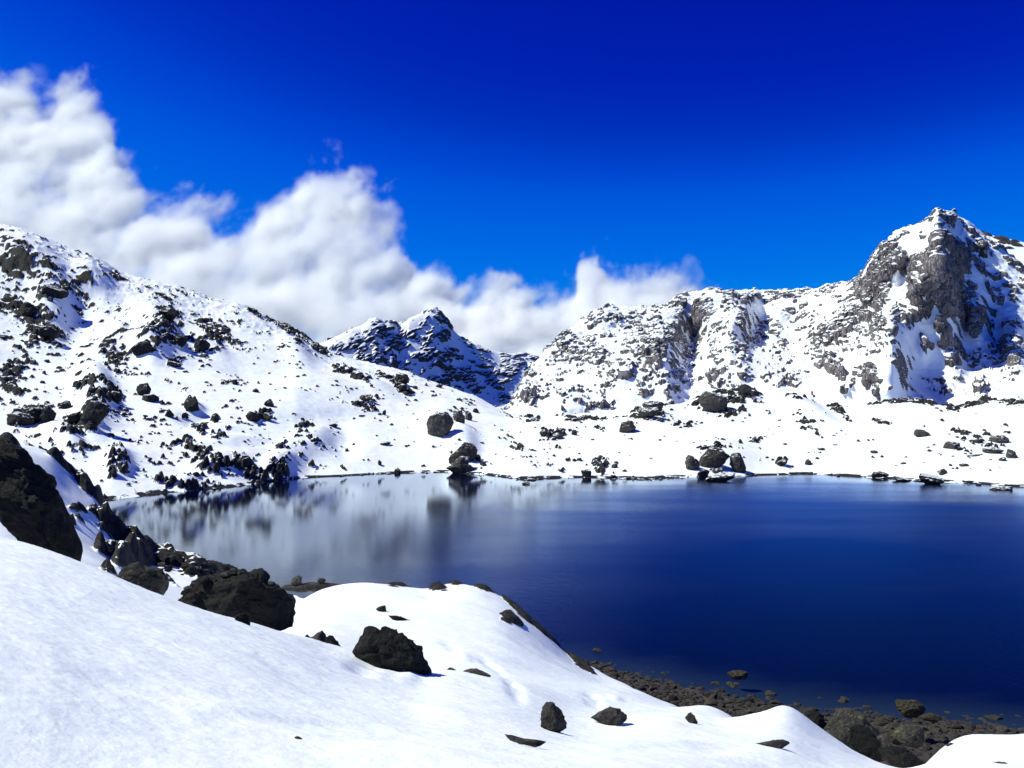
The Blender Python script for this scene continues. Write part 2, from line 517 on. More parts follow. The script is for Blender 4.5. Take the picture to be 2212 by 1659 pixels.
kb = [(30, 963, 45, 7, 5, 1.3), (105, 990, 40, 10, 25, 1.3), (150, 1020, 30, 8, 30, 1.1), (185, 1055, 32, 12, 45, 1.4), (215, 1085, 16, 20, 0, 1.3), (175, 1105, 45, 14, 15, 1.5), (225, 1135, 20, 22, 30, 1.5),
      (250, 1165, 28, 14, 45, 1.5), (280, 1185, 26, 14, 40, 1.5), (220, 1190, 32, 12, 8, 1.3), (270, 1215, 34, 20, 20, 1.6), (305, 1212, 25, 20, 20, 1.6), (125, 1062, 16, 7, 20, 1.0), (165, 1130, 20, 8, 20, 1.1),
      (350, 1215, 40, 14, 10, 1.5), (420, 1235, 55, 16, 15, 1.5), (520, 1258, 80, 16, 12, 1.4), (230, 1235, 25, 12, 30, .9), (380, 1260, 40, 10, 20, .8), (200, 1215, 14, 8, 20, 1.1)]
kbias = gauss(pxs, pys, kb).ravel()
rk = (kbias - .95) * 1.1 + .75 * fbm(flat, 4.0, 5, .55, 11, True) * .9 + .55 * blocks(U.ravel() / 3.2, V.ravel() / 2.6, 12, .7) + .25 * blocks(U.ravel() / 1.3, V.ravel() / 1.1, 13, .7)
rk = np.where(kbias > .02, rk, -2.5) - .15
sn = .35 * fbm(flat, 6, 3, .5, 14)
mk = np.clip((rk - sn) / .35 + .1, 0, 1).reshape(knoll.R.shape)
knoll.Z = knoll.Z + np.maximum(rk, sn).reshape(knoll.R.shape) * np.clip((knoll.R - 22) / 10, 0, 1)
knoll.rebuild()
nz = knoll.normals(knoll.P)[..., 2] + .25 * fbm(flat, 1.2, 3, .5, 15).reshape(knoll.R.shape)
mk *= 1 - np.clip((nz - .86) / .08, 0, 1) * np.clip((knoll.Z - 2.5) / 1.5, 0, 1)
knoll.mesh('rocky_knoll', MAT_KNOLL, {'rock': mk}, 'steep dark rocky knoll with snow patches dropping into the lake', cat='knoll')

# ------------------------------------------------------------------ the far bank and the long slope above it
shore_pts = [(-400, 1130), (0, 1105), (235, 1080), (380, 1063), (520, 1050), (640, 1033), (760, 1027), (860, 1022), (960, 1019), (1060, 1027), (1130, 1037), (1250, 1031), (1400, 1036), (1480, 1031), (1620, 1027), (1750, 1024), (1900, 1033), (2060, 1043), (2212, 1053), (2600, 1066)]
c1 = [(x, y, None) for x, y in shore_pts]
_sr = [float(-H / ray(x, y)[1]) for x, y in shore_pts]
c0 = [(x, None, r - 22, -3) for (x, y), r in zip(shore_pts, _sr)]
c2 = [(-400, 1000, 225), (0, 1000, 240), (235, 990, 250), (400, 985, 270), (640, 962, 310), (860, 950, 340), (1100, 962, 345), (1400, 975, 330), (1700, 982, 330), (2000, 1000, 300), (2212, 1015, 280), (2600, 1020, 275)]
c3 = [(-400, 780, 340), (0, 840, 350), (235, 865, 340), (400, 870, 345), (640, 852, 372), (860, 880, 400), (1100, 922, 400), (1400, 915, 400), (1700, 922, 400), (2000, 942, 370), (2212, 962, 350), (2600, 970, 340)]
c4 = [(-400, 590, 460), (0, 690, 450), (235, 745, 430), (330, 730, 440), (420, 742, 450), (640, 790, 440), (860, 836, 450), (1000, 866, 450), (1100, 896, 450), (1200, 898, 450), (1300, 893, 455), (1400, 880, 460), (1460, 874, 465), (1520, 860, 470), (1600, 858, 470), (1650, 867, 470), (1720, 866, 470), (1780, 877, 470), (1850, 880, 470), (1900, 874, 468), (1960, 868, 468), (2010, 876, 460), (2070, 882, 450), (2130, 863, 450), (2212, 866, 440), (2600, 870, 440)]
c5 = [(-400, 380, 640), (-150, 450, 620), (0, 497, 600), (40, 502, 600), (100, 525, 600), (210, 570, 600), (260, 600, 600), (320, 616, 600), (400, 634, 600), (450, 650, 600), (530, 664, 600), (595, 699, 590), (650, 732, 580), (715, 774, 560), (800, 792, 545), (880, 808, 530), (950, 834, 510),
      (1030, 857, 492), (1100, 890, 472), (1200, None, 470, 18), (1400, None, 480, 22), (1520, None, 488, 24), (1800, None, 490, 22), (2130, None, 475, 23), (2600, None, 465, 22)]
c6 = [(-400, None, 720, 120), (400, None, 680, 70), (800, None, 620, 40), (1200, None, 520, 8), (2600, None, 510, 8)]
hill = Sheet(-320, 2520, 1150, [c0, c1, c2, c3, c4, c5, c6], [6, 90, 110, 110, 90, 8], 3, True)
# swells, spurs and hollows of the slope itself
pxs, pys = hill.screen()
spurs = [(335, 715, 60, 40, 40, 9), (300, 755, 60, 16, 20, 7), (430, 735, 60, 14, 30, 5), (210, 850, 60, 35, 70, 6), (190, 910, 40, 30, 60, 4), (60, 560, 90, 40, 25, 6), (110, 650, 50, 40, 60, 6), (200, 600, 45, 25, 30, 6), (250, 730, 40, 22, -60, 4),
         (420, 880, 22, 10, 10, 2.5), (425, 905, 40, 18, 0, -3.0), (480, 1010, 55, 22, 0, 4), (400, 1045, 30, 12, 0, 2.0), (610, 1010, 40, 20, 0, 3), (255, 1005, 30, 30, 60, 3.0), (135, 945, 50, 25, 40, 3), (545, 900, 16, 10, 0, 1.5), (660, 960, 70, 30, -30, 2.5), (500, 955, 60, 12, 0, 1.5),
         (800, 830, 70, 12, 25, 2.5), (950, 915, 40, 30, 0, 3), (1000, 970, 30, 45, 0, 4.0), (1190, 935, 50, 20, 0, 2), (1400, 900, 60, 25, 0, 3), (1540, 985, 90, 35, 0, 4), (1620, 860, 120, 30, 0, 3), (1750, 890, 60, 20, 30, 2.5), (1900, 900, 130, 12, 0, -2), (2080, 950, 130, 22, -10, 1.5),
         (1850, 960, 150, 14, -4, -1.2), (700, 900, 120, 16, 0, -1.5), (640, 760, 40, 20, 40, 4), (170, 690, 40, 60, 20, -5), (560, 800, 100, 25, 10, -3), (740, 950, 45, 30, 60, -2)]
hill.Z = hill.Z + gauss(pxs, pys, spurs).reshape(hill.R.shape)
hill.Z += (2.2 * fbm(hill.P.reshape(-1, 3), 11, 4, .6, 69, True)).reshape(hill.R.shape) * np.clip((hill.R - 470) / 60, 0, 1)
hill.Z += .45 * fbm(hill.P.reshape(-1, 3), 16, 4, .6, 70).reshape(hill.R.shape) * np.exp(-(hill.Z / 2.0) ** 2)
hill.Z += (2.6 * fbm(hill.P.reshape(-1, 3), 45, 5, .52, 20, stretch=(1.5, .8, 1))).reshape(hill.R.shape) * np.clip((hill.R - np.interp(hill.az, ray([p[0] for p in shore_pts], [930] * len(shore_pts))[0], _sr)) / 40, 0, 1)
hill.rebuild()
pxs, pys = hill.screen(); flat = hill.P.reshape(-1, 3); U, V = hill.arc()
hb = [  # rocky places on the long slope
    (30, 535, 50, 26, 20, .95), (60, 575, 60, 30, 20, .6), (115, 570, 30, 22, 20, .9), (180, 590, 40, 22, 25, .9), (15, 575, 22, 16, 0, .9), (20, 640, 30, 40, 0, .8), (120, 630, 45, 22, -10, 1.25), (60, 672, 24, 18, 0, 1.25), (95, 690, 36, 28, 0, 1.25), (105, 722, 34, 22, 20, 1.2),
    (80, 660, 100, 90, 0, .62), (60, 780, 70, 60, 0, .55), (20, 830, 30, 45, 0, .9), (360, 684, 32, 26, 10, 1.35), (312, 752, 40, 15, -15, 1.35), (390, 739, 28, 15, 10, 1.25), (437, 750, 22, 18, 20, 1.3), (470, 724, 40, 24, 35, .95), (450, 702, 40, 22, 30, .9), (375, 784, 22, 11, 10, 1.2), (340, 720, 30, 26, 0, .8),
    (250, 779, 34, 12, -20, 1.0), (242, 735, 32, 22, -50, .85), (235, 760, 18, 16, -40, 1.15), (220, 844, 50, 24, 10, 1.2), (205, 832, 34, 18, 20, 1.1), (310, 809, 30, 11, -10, 1.0), (270, 800, 40, 14, -15, .85), (60, 900, 40, 24, -30, 1.15), (100, 894, 16, 14, 0, 1.25), (40, 915, 26, 16, 0, 1.1), (195, 905, 26, 26, 10, 1.25), (160, 918, 26, 16, 0, 1.15), (135, 945, 50, 24, -20, 1.15),
    (165, 974, 26, 18, 0, 1.25), (255, 1000, 26, 36, 10, 1.15), (262, 1018, 18, 20, 0, 1.2), (300, 900, 70, 40, 0, .5), (415, 872, 20, 12, 0, 1.25), (395, 900, 20, 8, 0, .9), (465, 904, 12, 10, 0, 1.2), (545, 899, 18, 13, 0, 1.3), (580, 900, 22, 12, 0, 1.1), (455, 929, 34, 9, 0, 1.05), (480, 945, 14, 6, 0, 1.0), (400, 959, 34, 12, 0, .85), (440, 975, 30, 10, 0, .75),
    (475, 1012, 46, 22, -10, 1.4), (535, 1012, 16, 18, 0, 1.25), (612, 1016, 30, 16, 0, 1.3), (560, 1030, 60, 9, 0, 1.2), (400, 1046, 36, 12, 0, 1.25), (350, 1040, 22, 10, 0, .9), (430, 990, 60, 20, 0, .6), (672, 998, 18, 16, 0, 1.0), (660, 925, 22, 20, 20, .75), (640, 960, 50, 20, -20, .6), (345, 1000, 24, 14, 0, .7),
    (645, 724, 28, 16, 35, 1.15), (690, 757, 30, 11, 28, 1.15), (620, 712, 24, 8, 35, 1.0), (560, 682, 40, 6, 28, .9), (500, 690, 24, 18, 20, .5), (510, 745, 20, 12, 20, .7), (450, 652, 20, 8, 10, 1.0), (400, 634, 26, 7, 10, 1.0), (345, 640, 24, 10, 0, .85), (250, 594, 20, 10, 30, 1.0), (770, 812, 36, 12, 25, 1.0), (735, 800, 24, 8, 15, .9), (865, 828, 28, 14, 15, 1.1), (830, 812, 24, 6, 15, .95),
    (785, 880, 32, 9, 10, 1.0), (750, 842, 20, 9, 0, 1.0), (800, 860, 26, 10, 15, .9), (700, 820, 24, 6, 10, .7), (880, 850, 22, 10, 10, .9), (940, 850, 30, 7, 15, .8), (1000, 866, 28, 6, 20, .8), (1000, 895, 26, 12, 0, 1.1), (990, 990, 26, 26, -40, 1.2), (975, 960, 20, 14, -20, .9), (1035, 1000, 26, 18, -30, .8), (1090, 950, 20, 14, 0, .7),
    (1140, 905, 40, 7, 5, .9), (1190, 938, 34, 12, 5, 1.0), (1120, 965, 14, 14, 0, .9), (1260, 905, 60, 7, 0, .85), (1180, 975, 60, 10, -10, .6), (1240, 1000, 70, 16, -10, .45), (1300, 1008, 24, 12, 0, .8), (1400, 890, 36, 16, -10, 1.1), (1440, 905, 60, 8, 5, .7), (1480, 920, 40, 6, 5, .7), (1540, 868, 40, 24, 0, 1.35), (1600, 870, 46, 24, 20, 1.1), (1570, 895, 30, 14, 10, .9), (1620, 850, 30, 10, 0, 1.1),
    (1600, 960, 60, 8, -8, .6), (1530, 970, 40, 6, -8, .7), (1690, 1000, 24, 9, 20, .95), (1720, 895, 20, 12, 40, .9), (1745, 920, 16, 16, 40, .9), (1762, 940, 14, 8, 30, .8), (1722, 858, 22, 9, 10, 1.0), (1660, 890, 20, 10, 10, .8), (1800, 880, 30, 9, 40, 1.2), (1825, 900, 30, 6, 45, 1.0), (1780, 868, 30, 6, 10, 1.0), (1880, 873, 60, 4, -4, 1.1), (1990, 872, 70, 4, 4, 1.1), (2060, 885, 26, 5, 30, .9), (2110, 872, 34, 12, -15, 1.3), (2180, 868, 50, 7, 5, 1.1),
    (1900, 912, 26, 4, 12, .7), (2080, 935, 40, 5, 15, .6), (2130, 955, 80, 30, -5, .42), (2000, 990, 60, 12, -5, .35), (2180, 915, 26, 4, -10, .7), (1360, 925, 26, 10, 0, .7), (1280, 930, 40, 8, 0, .4)]
hbias = gauss(pxs, pys, hb).ravel()
left = np.clip((760 - pxs.ravel()) / 300, 0, 1)
cover = .014 + .10 * left * np.clip((900 - pys.ravel()) / 200, .4, 1) + .40 * np.clip(hbias, 0, 1.35) ** 1.5
cover *= .55 + .9 * np.clip(fbm(flat, 30, 3, .5, 29) + .5, 0, 1)
crag = 1.5 * fbm(flat, 13, 5, .55, 21, True) + 1.1 * blocks(U.ravel() / 7.5, V.ravel() / 9, 22, .6) + 1.2 * blocks(U.ravel() / 3.4, V.ravel() / 4.6, 23, .6) + 1.0 * blocks(U.ravel() / 1.9, V.ravel() / 2.8, 30, .5) + .35 * fbm(flat, 2.0, 3, .6, 24)
sn = .5 * fbm(flat, 14, 3, .5, 25) + .12 * fbm(flat, 2.4, 2, .5, 27)
rk = sn + cap(above(crag, cover) * 1.4, 1.2 + 1.7 * np.clip(hbias, 0, 1.3)) + np.where(hbias > .5, .35 * fbm(flat, 3.0, 4, .6, 65, True), 0)
d = np.maximum(rk, sn)
mk = np.clip((rk - sn) / .6 + .25, 0, 1).reshape(hill.R.shape)
fade = np.clip((hill.P[..., 2] + 1) / 2.0, 0, 1)
hill.Z = hill.Z + d.reshape(hill.R.shape) * fade
hill.rebuild()
nz = hill.normals(hill.P)[..., 2] + .22 * fbm(flat, 3.2, 3, .6, 26).reshape(hill.R.shape)
mk *= 1 - np.clip((nz - .81) / .10, 0, 1) * .95
# bare stones along the water's edge
zz = hill.P[..., 2]
edge = np.exp(-((zz - .12) / (.25 + .5 * np.clip(fbm(flat, 25, 3, .5, 71) + .35, 0, 1).reshape(hill.R.shape))) ** 2) * (fbm(flat, 6, 4, .65, 28).reshape(hill.R.shape) + .25 > .1)
mk = np.maximum(mk, np.clip(edge * 1.3, 0, 1))
hill.mesh('hillside', MAT_HILL, {'rock': mk}, 'long snowy hillside strewn with dark rocks above the far shore')

# ------------------------------------------------------------------ the craggy ridge with the rock tower
d0 = [(1000, None, 478, 20), (1100, 915, 478), (1200, 920, 478), (1400, 915, 488), (1700, 905, 495), (1930, 900, 492), (2000, 900, 500), (2212, 895, 500), (2600, 895, 500)]
d1 = [(1000, None, 520, 24), (1100, 890, 500), (1150, 862, 515), (1300, 822, 530), (1440, 806, 520), (1490, 806, 565), (1600, 800, 545), (1700, 806, 560), (1800, 800, 540), (1880, 795, 515), (1930, 785, 512), (1965, 800, 575), (2010, 800, 615), (2100, 800, 630), (2212, 790, 625), (2600, 780, 620)]
d2 = [(1000, None, 560, 26), (1100, 885, 530), (1140, 835, 555), (1180, 785, 590), (1300, 730, 620), (1420, 720, 620), (1500, 728, 680), (1580, 705, 640), (1650, 735, 690), (1720, 745, 690), (1800, 715, 660), (1880, 670, 660), (1960, 640, 630), (2030, 612, 620), (2080, 640, 690), (2150, 680, 700), (2212, 700, 700), (2600, 760, 700)]
d3 = [(1000, None, 600, 26), (1100, 880, 570), (1120, 845, 575), (1140, 805, 590), (1180, 757, 620), (1240, 708, 650), (1290, 675, 680), (1320, 664, 690), (1400, 673, 720), (1440, 665, 730), (1455, 650, 735), (1475, 640, 740), (1520, 628, 745), (1545, 628, 750), (1575, 640, 760), (1600, 632, 790), (1640, 632, 800),
      (1690, 633, 800), (1740, 632, 800), (1800, 623, 800), (1830, 618, 795), (1852, 610, 780), (1865, 595, 765), (1880, 568, 750), (1900, 543, 745), (1918, 528, 742), (1932, 508, 740), (1950, 500, 740), (1990, 494, 740), (2012, 488, 740), (2030, 470, 740), (2045, 462, 740), (2062, 462, 740), (2078, 474, 740), (2100, 490, 745), (2130, 512, 750), (2160, 538, 755), (2212, 582, 760), (2400, 700, 770), (2600, 760, 770)]
d4 = [(1000, None, 700, 10), (1300, None, 800, 70), (1600, None, 880, 100), (2050, None, 840, 120), (2600, None, 880, 60)]
ridge = Sheet(1040, 2500, 980, [d0, d1, d2, d3, d4], [70, 110, 190, 10], 2, True)
pxs, pys = ridge.screen()
rsp = [(1440, 735, 34, 60, 20, 11), (1490, 755, 30, 55, 10, -24), (1585, 720, 24, 55, 25, 14), (1640, 700, 26, 60, 15, -18), (1560, 790, 50, 35, 0, 12), (1520, 690, 30, 30, 0, 8), (1380, 760, 30, 60, 30, 8), (1330, 800, 40, 40, 0, 6), (1230, 870, 36, 30, 0, 8), (1300, 700, 26, 26, 0, 6),
       (1905, 590, 30, 60, 25, 16), (1955, 590, 14, 60, 15, -16), (2010, 600, 36, 60, 15, 14), (2045, 560, 22, 60, 0, 10), (2050, 700, 26, 60, 0, 10), (1930, 820, 30, 70, 0, 10), (1975, 800, 34, 70, 0, -14), (1900, 830, 30, 40, 0, 10), (1810, 720, 40, 40, 30, 10), (1760, 760, 40, 50, 20, 7), (1850, 690, 30, 20, 0, 9), (1890, 700, 24, 20, 0, -6),
       (2110, 700, 20, 60, -10, 14), (2150, 720, 16, 60, -10, -10), (2190, 740, 24, 60, 0, 14), (2060, 800, 26, 40, 0, 10), (2115, 835, 14, 22, 0, 9), (2000, 760, 14, 30, 0, 9), (1720, 690, 30, 20, 0, -6), (1800, 830, 60, 26, 0, 8), (1700, 840, 60, 26, 0, 6), (1140, 850, 20, 40, 30, 4)]
_f = ridge.P.reshape(-1, 3)
ridge.R = ridge.R - gauss(pxs, pys, rsp).reshape(ridge.R.shape) - (9 * fbm(_f, 45, 4, .55, 67)).reshape(ridge.R.shape)
ridge.Z = ridge.Z + (2.6 * fbm(_f, 16, 4, .6, 68, True)).reshape(ridge.R.shape) * np.clip((ridge.Z - 40) / 40, 0, 1)
ridge.rebuild()
pxs, pys = ridge.screen(); flat = ridge.P.reshape(-1, 3); U, V = ridge.arc()
rb = [  # bare cliffs
    (1895, 600, 22, 52, 25, 1.5), (1925, 560, 24, 44, 10, 1.45), (1880, 640, 16, 26, 30, 1.4), (1905, 650, 20, 26, 20, 1.3), (1985, 600, 24, 44, 15, 1.45), (2010, 560, 22, 30, 10, 1.2), (2020, 610, 22, 44, -10, 1.5), (2045, 630, 26, 40, -15, 1.5), (2030, 515, 18, 26, 0, 1.3), (2050, 475, 24, 14, 0, 1.2), (2065, 560, 24, 50, 0, 1.0),
    (2100, 540, 40, 50, 40, .75), (2085, 680, 26, 40, 0, 1.0), (2110, 700, 12, 36, 5, 1.4), (2070, 660, 22, 20, 0, 1.2), (1815, 720, 26, 36, 25, 1.3), (1775, 735, 18, 36, 20, 1.2), (1835, 700, 20, 20, 0, 1.0), (1790, 780, 24, 12, -30, 1.1), (1800, 800, 16, 18, -20, 1.4), (1820, 808, 14, 14, 0, 1.4), (1700, 825, 24, 16, 0, 1.3), (1825, 840, 26, 16, -40, 1.25),
    (1760, 840, 30, 18, 0, .95), (1885, 800, 18, 16, 0, 1.2), (1890, 830, 32, 26, 10, 1.35), (1895, 865, 28, 16, 0, 1.5), (1930, 700, 60, 20, -20, .6), (1985, 680, 26, 26, 0, .9), (2000, 745, 26, 26, 0, .85), (2060, 760, 24, 40, 0, .8), (2130, 760, 26, 50, 0, .75), (2190, 720, 22, 60, 0, .7), (2190, 790, 20, 24, 0, .9), (1960, 770, 16, 40, 0, .5), (2115, 838, 12, 16, 0, 1.5), (2050, 840, 30, 30, 0, .8),
    (1850, 680, 24, 18, 0, 1.1), (1885, 690, 30, 16, 0, 1.1), (1905, 720, 30, 20, 0, 1.0), (1500, 700, 20, 40, 10, 1.2), (1520, 660, 30, 20, 20, .8), (1450, 720, 24, 50, 20, 1.0), (1415, 770, 24, 30, 0, 1.2), (1470, 790, 20, 40, 0, .7), (1380, 730, 40, 50, 30, .85), (1330, 690, 24, 14, 0, .95), (1350, 800, 60, 40, 20, .85), (1240, 880, 42, 28, 0, 1.45), (1300, 880, 22, 14, 0, 1.2), (1375, 850, 40, 10, 0, 1.0),
    (1560, 810, 40, 20, 0, 1.0), (1545, 830, 24, 14, 0, 1.2), (1600, 760, 30, 30, 0, .9), (1145, 855, 18, 26, 40, 1.3), (1220, 760, 36, 30, 40, .9), (1280, 760, 40, 40, 20, .8), (1470, 655, 16, 12, 0, 1.2), (1620, 640, 40, 8, 0, .95), (1700, 640, 40, 8, 0, .9), (1860, 620, 14, 16, 0, 1.2), (1690, 740, 16, 24, 0, .95), (1640, 720, 12, 24, 0, .9), (2150, 560, 50, 20, 40, .6), (1750, 860, 40, 10, 0, .9), (1980, 880, 50, 5, 0, 1.0)]
rbias = gauss(pxs, pys, rb).ravel()
stri = fbm(flat, 5, 5, .62, 31, True, (1, 1, 5))
cliff = np.clip((rbias - .75) / .4, 0, 1)
crag = 1.6 * fbm(flat, 30, 5, .6, 32, True) + 2.0 * blocks(U.ravel() / 13, V.ravel() / 17, 33, .7) + 1.7 * blocks(U.ravel() / 6.0, V.ravel() / 9.0, 34, .7) + 1.3 * blocks(U.ravel() / 3.2, V.ravel() / 4.6, 36, .65) + 3.4 * stri * cliff
cover = .34 + .5 * np.clip(rbias - .1, 0, 1.2)
cover *= .6 + .8 * np.clip(fbm(flat, 45, 3, .5, 39) + .5, 0, 1)
_foot = np.clip((np.arange(ridge.nv)[:, None] / 70.0 - .35) / .5 + .8 * fbm(flat, 30, 3, .5, 72).reshape(ridge.R.shape), 0.0, 1).ravel()
cover *= .12 + .88 * _foot
sn = 1.0 * fbm(flat, 24, 3, .5, 35) + .6 * fbm(flat, 6, 2, .5, 37)
rk = sn + cap(above(crag, np.clip(cover, 0, .88)) * 1.6, 4.2 + 5 * cliff) + stri * 1.2 * cliff
dd = np.maximum(rk, sn).reshape(ridge.R.shape)
mk = np.clip((rk - sn) / 1.0 + .2, 0, 1).reshape(ridge.R.shape)
N0 = ridge.normals(np.stack([ridge.R * np.sin(ridge.az), ridge.R * np.cos(ridge.az), ridge.Z], -1))
ridge.P = ridge.P + N0 * dd[..., None] * .8
nz = ridge.normals(ridge.P)[..., 2] + .30 * fbm(flat, 5, 4, .65, 38).reshape(ridge.R.shape)
thr = .53 + .15 * cliff.reshape(ridge.R.shape)
mk *= 1 - np.clip((nz - thr) / .10, 0, 1) * .97
ridge.mesh('mountain', MAT_RIGHT, {'rock': mk}, 'craggy snow-dusted mountain ridge ending in a tall grey rock tower')

# ------------------------------------------------------------------ the pointed peak far behind, and the bright slope behind the tower
sky_line = [(400, 850), (640, 790), (690, 747), (720, 731), (745, 718), (760, 710), (780, 704), (798, 692), (812, 686), (822, 690), (832, 697), (842, 694), (852, 698), (862, 707), (868, 700), (876, 696), (884, 688), (905, 679), (920, 673), (935, 665), (946, 669), (953, 680), (962, 689), (975, 706), (982, 716), (1000, 733), (1020, 742), (1050, 753), (1075, 760), (1100, 764), (1165, 768), (1200, 765), (1400, 790)]
_pr = lambda x: float(np.interp(x, [400, 690, 935, 1165, 1400], [760, 900, 1180, 1440, 1560]))
f3 = [(x, y, _pr(x)) for x, y in sky_line]
f2 = [(x, y + .38 * (850 - y), _pr(x) - 95) for x, y in sky_line]
f1 = [(x, 868, _pr(x) - 210) for x, y in sky_line]
f0 = [(x, 915, _pr(x) - 300) for x, y in sky_line]
f4 = [(x, None, _pr(x) + 140, max(20, float(H + _pr(x) * ray(x, y)[1]) - 90)) for x, y in sky_line]
peak = Sheet(560, 1340, 620, [f0, f1, f2, f3, f4], [40, 110, 120, 8], 1, True)
pxs, pys = peak.screen(); flat = peak.P.reshape(-1, 3); U, V = peak.arc()
pbs = [(930, 680, 30, 16, 0, .9), (950, 690, 14, 24, 0, .8), (815, 715, 24, 24, 30, 1.3), (850, 725, 24, 24, 0, 1.1), (870, 715, 14, 20, 0, 1.1), (760, 740, 40, 16, -30, 1.1), (730, 755, 30, 14, -30, 1.0), (800, 760, 40, 24, 0, .9), (910, 700, 32, 9, -50, 1.1), (955, 700, 20, 30, 20, 1.25), (930, 745, 26, 14, -35, 1.2), (970, 715, 14, 20, 20, 1.1), (900, 780, 70, 20, 0, .7), (980, 820, 90, 40, 10, .9), (1080, 800, 50, 30, 0, .95), (1110, 790, 30, 20, -30, 1.1), (860, 790, 50, 30, 0, .7)]
pb = gauss(pxs, pys, pbs).ravel()
crag = 3 * fbm(flat, 60, 5, .6, 41, True) + 3.5 * blocks(U.ravel() / 22, V.ravel() / 26, 42, .65) + 2.6 * blocks(U.ravel() / 9, V.ravel() / 13, 43, .65) + 1.9 * blocks(U.ravel() / 5, V.ravel() / 7, 44, .6)
sn = 1.2 * fbm(flat, 50, 3, .5, 45)
rk = sn + cap(above(crag, np.clip(.25 + .40 * pb, 0, .9)) * 1.6, 6)
N0 = peak.normals(peak.P)
peak.P = peak.P + N0 * (np.maximum(rk, sn).reshape(peak.R.shape)[..., None]) * .75
mk = np.clip((rk - sn) / 1.6 + .2, 0, 1).reshape(peak.R.shape)
nz = peak.normals(peak.P)[..., 2] + .2 * fbm(flat, 10, 3, .6, 46).reshape(peak.R.shape)
mk *= 1 - np.clip((nz - .56) / .1, 0, 1) * .95
peak.mesh('mountain', MAT_FAR, {'rock': mk}, 'small pointed snowy peak in the gap between the two slopes')

g0 = [(1990, 640, 900), (2600, 640, 900)]
g1 = [(1990, 520, 1060), (2060, 482, 1060), (2110, 502, 1060), (2135, 509, 1060), (2160, 514, 1060), (2212, 527, 1060), (2600, 620, 1060)]
g2 = [(1990, None, 1200, 150), (2600, None, 1200, 100)]
back = Sheet(2000, 2560, 260, [g0, g1, g2], [120, 10], 2)
pxs, pys = back.screen(); flat = back.P.reshape(-1, 3); U, V = back.arc()
rk = -4.0 + 4 * fbm(flat, 40, 5, .55, 51, True) + 3 * blocks(U.ravel() / 9, V.ravel() / 7, 52, .5) + 3.5 * np.exp(-((pys.ravel() - 512 - (pxs.ravel() - 2130) * .25) / 9) ** 2)
sn = 1.5 * fbm(flat, 50, 3, .5, 53)
back.Z = back.Z + np.maximum(rk, sn).reshape(back.R.shape); back.rebuild()
mk = np.clip((rk - sn) / 1.5 + .2, 0, 1).reshape(back.R.shape)
back.mesh('mountain', MAT_FAR, {'rock': mk}, 'bright snow slope showing behind the rock tower')

# ------------------------------------------------------------------ stony beach below the snow
water_line = [(900, 1390), (1250, 1424), (1330, 1447), (1450, 1480), (1560, 1501), (1659, 1518), (1784, 1541), (1859, 1545), (2009, 1556), (2212, 1578), (2600, 1600)]
wa = [float(ray(x, y)[0]) for x, y in water_line]; wr = [float(-H / ray(x, y)[1]) for x, y in water_line]
h0 = [(x, None, r - 16, 1.55) for (x, y), r in zip(water_line, wr)]
h1 = [(x, None, r, .0) for (x, y), r in zip(water_line, wr)]
h2 = [(x, None, r + 9, -1.2) for (x, y), r in zip(water_line, wr)]
beach = Sheet(1000, 2560, 420, [h0, h1, h2], [110, 50], 4)
flat = beach.P.reshape(-1, 3); U, V = beach.arc()
bz = .10 * fbm(flat, 2.5, 4, .55, 61) + .07 * blocks(U.ravel() / .8, V.ravel() / .7, 62, .6, -.3) + .045 * blocks(U.ravel() / .36, V.ravel() / .32, 63, .7, -.3)
beach.Z = beach.Z + bz.reshape(beach.R.shape); beach.rebuild()
b = NB('beach_gravel')
nn1 = b.noise(1.1, 5, .6); nn2 = b.noise(14, 5, .7)
col = b.ramp(nn1, [(.3, (.045, .038, .03)), (.7, (.14, .115, .085))])
col = b.mix(b.math('MULTIPLY_ADD', nn2, 2.6, -.9, True), (.02, .017, .015), col)
b.pbr(col, .7, b.bump(nn2, .08, 1.0), .3)
beach.mesh('beach', b.m, {}, 'brown gravel beach between the snow and the water')

# ------------------------------------------------------------------ lake
b = NB('lake_water')
geo = b.n('ShaderNodeNewGeometry')
at = b.n('ShaderNodeAttribute', attribute_name='breeze').outputs['Fac']
sh = b.n('ShaderNodeAttribute', attribute_name='shallow').outputs['Fac']
w1 = b.noise(1.6, 3, .6, stretch=(1, .6, 1)); w2 = b.noise(7, 3, .6, stretch=(1, .7, 1))
hgt = b.math('ADD', b.math('MULTIPLY', w1, .6), b.math('MULTIPLY', w2, .22))
bm = b.n('ShaderNodeBump'); bm.inputs['Distance'].default_value = .22
b.l(hgt, bm.inputs['Height']); b.l(at, bm.inputs['Strength'])
col = b.mix(sh, (.0001, .0008, .013), (.016, .030, .042))
gl = b.n('ShaderNodeBsdfGlossy'); b.l(b.math('MULTIPLY_ADD', at, .78, .03), gl.inputs['Roughness']); b.l(bm.outputs[0], gl.inputs['Normal'])
b.l(b.mix(b.math('MULTIPLY', at, 2.2, None, True), (.84, .92, 1), (.05, .32, 1)), gl.inputs['Color'])  # blue of the lake's reflection put into the gloss colour, stronger where ruffled
df = b.n('ShaderNodeBsdfDiffuse'); b.l(col, df.inputs['Color'])
fr = b.n('ShaderNodeFresnel'); fr.inputs['IOR'].default_value = 1.33
ms = b.n('ShaderNodeMixShader'); b.l(b.math('POWER', fr.outputs[0], b.math('MULTIPLY_ADD', at, 1.15, .95)), ms.inputs[0]); b.l(df.outputs[0], ms.inputs[1]); b.l(gl.outputs[0], ms.inputs[2])
b.l(ms.outputs[0], b.out.inputs['Surface'])
LX = np.linspace(-480, 520, 251); LY = np.linspace(18, 470, 227)
gx, gy = np.meshgrid(LX, LY)
vx = np.stack([gx, gy, np.zeros_like(gx)], -1)
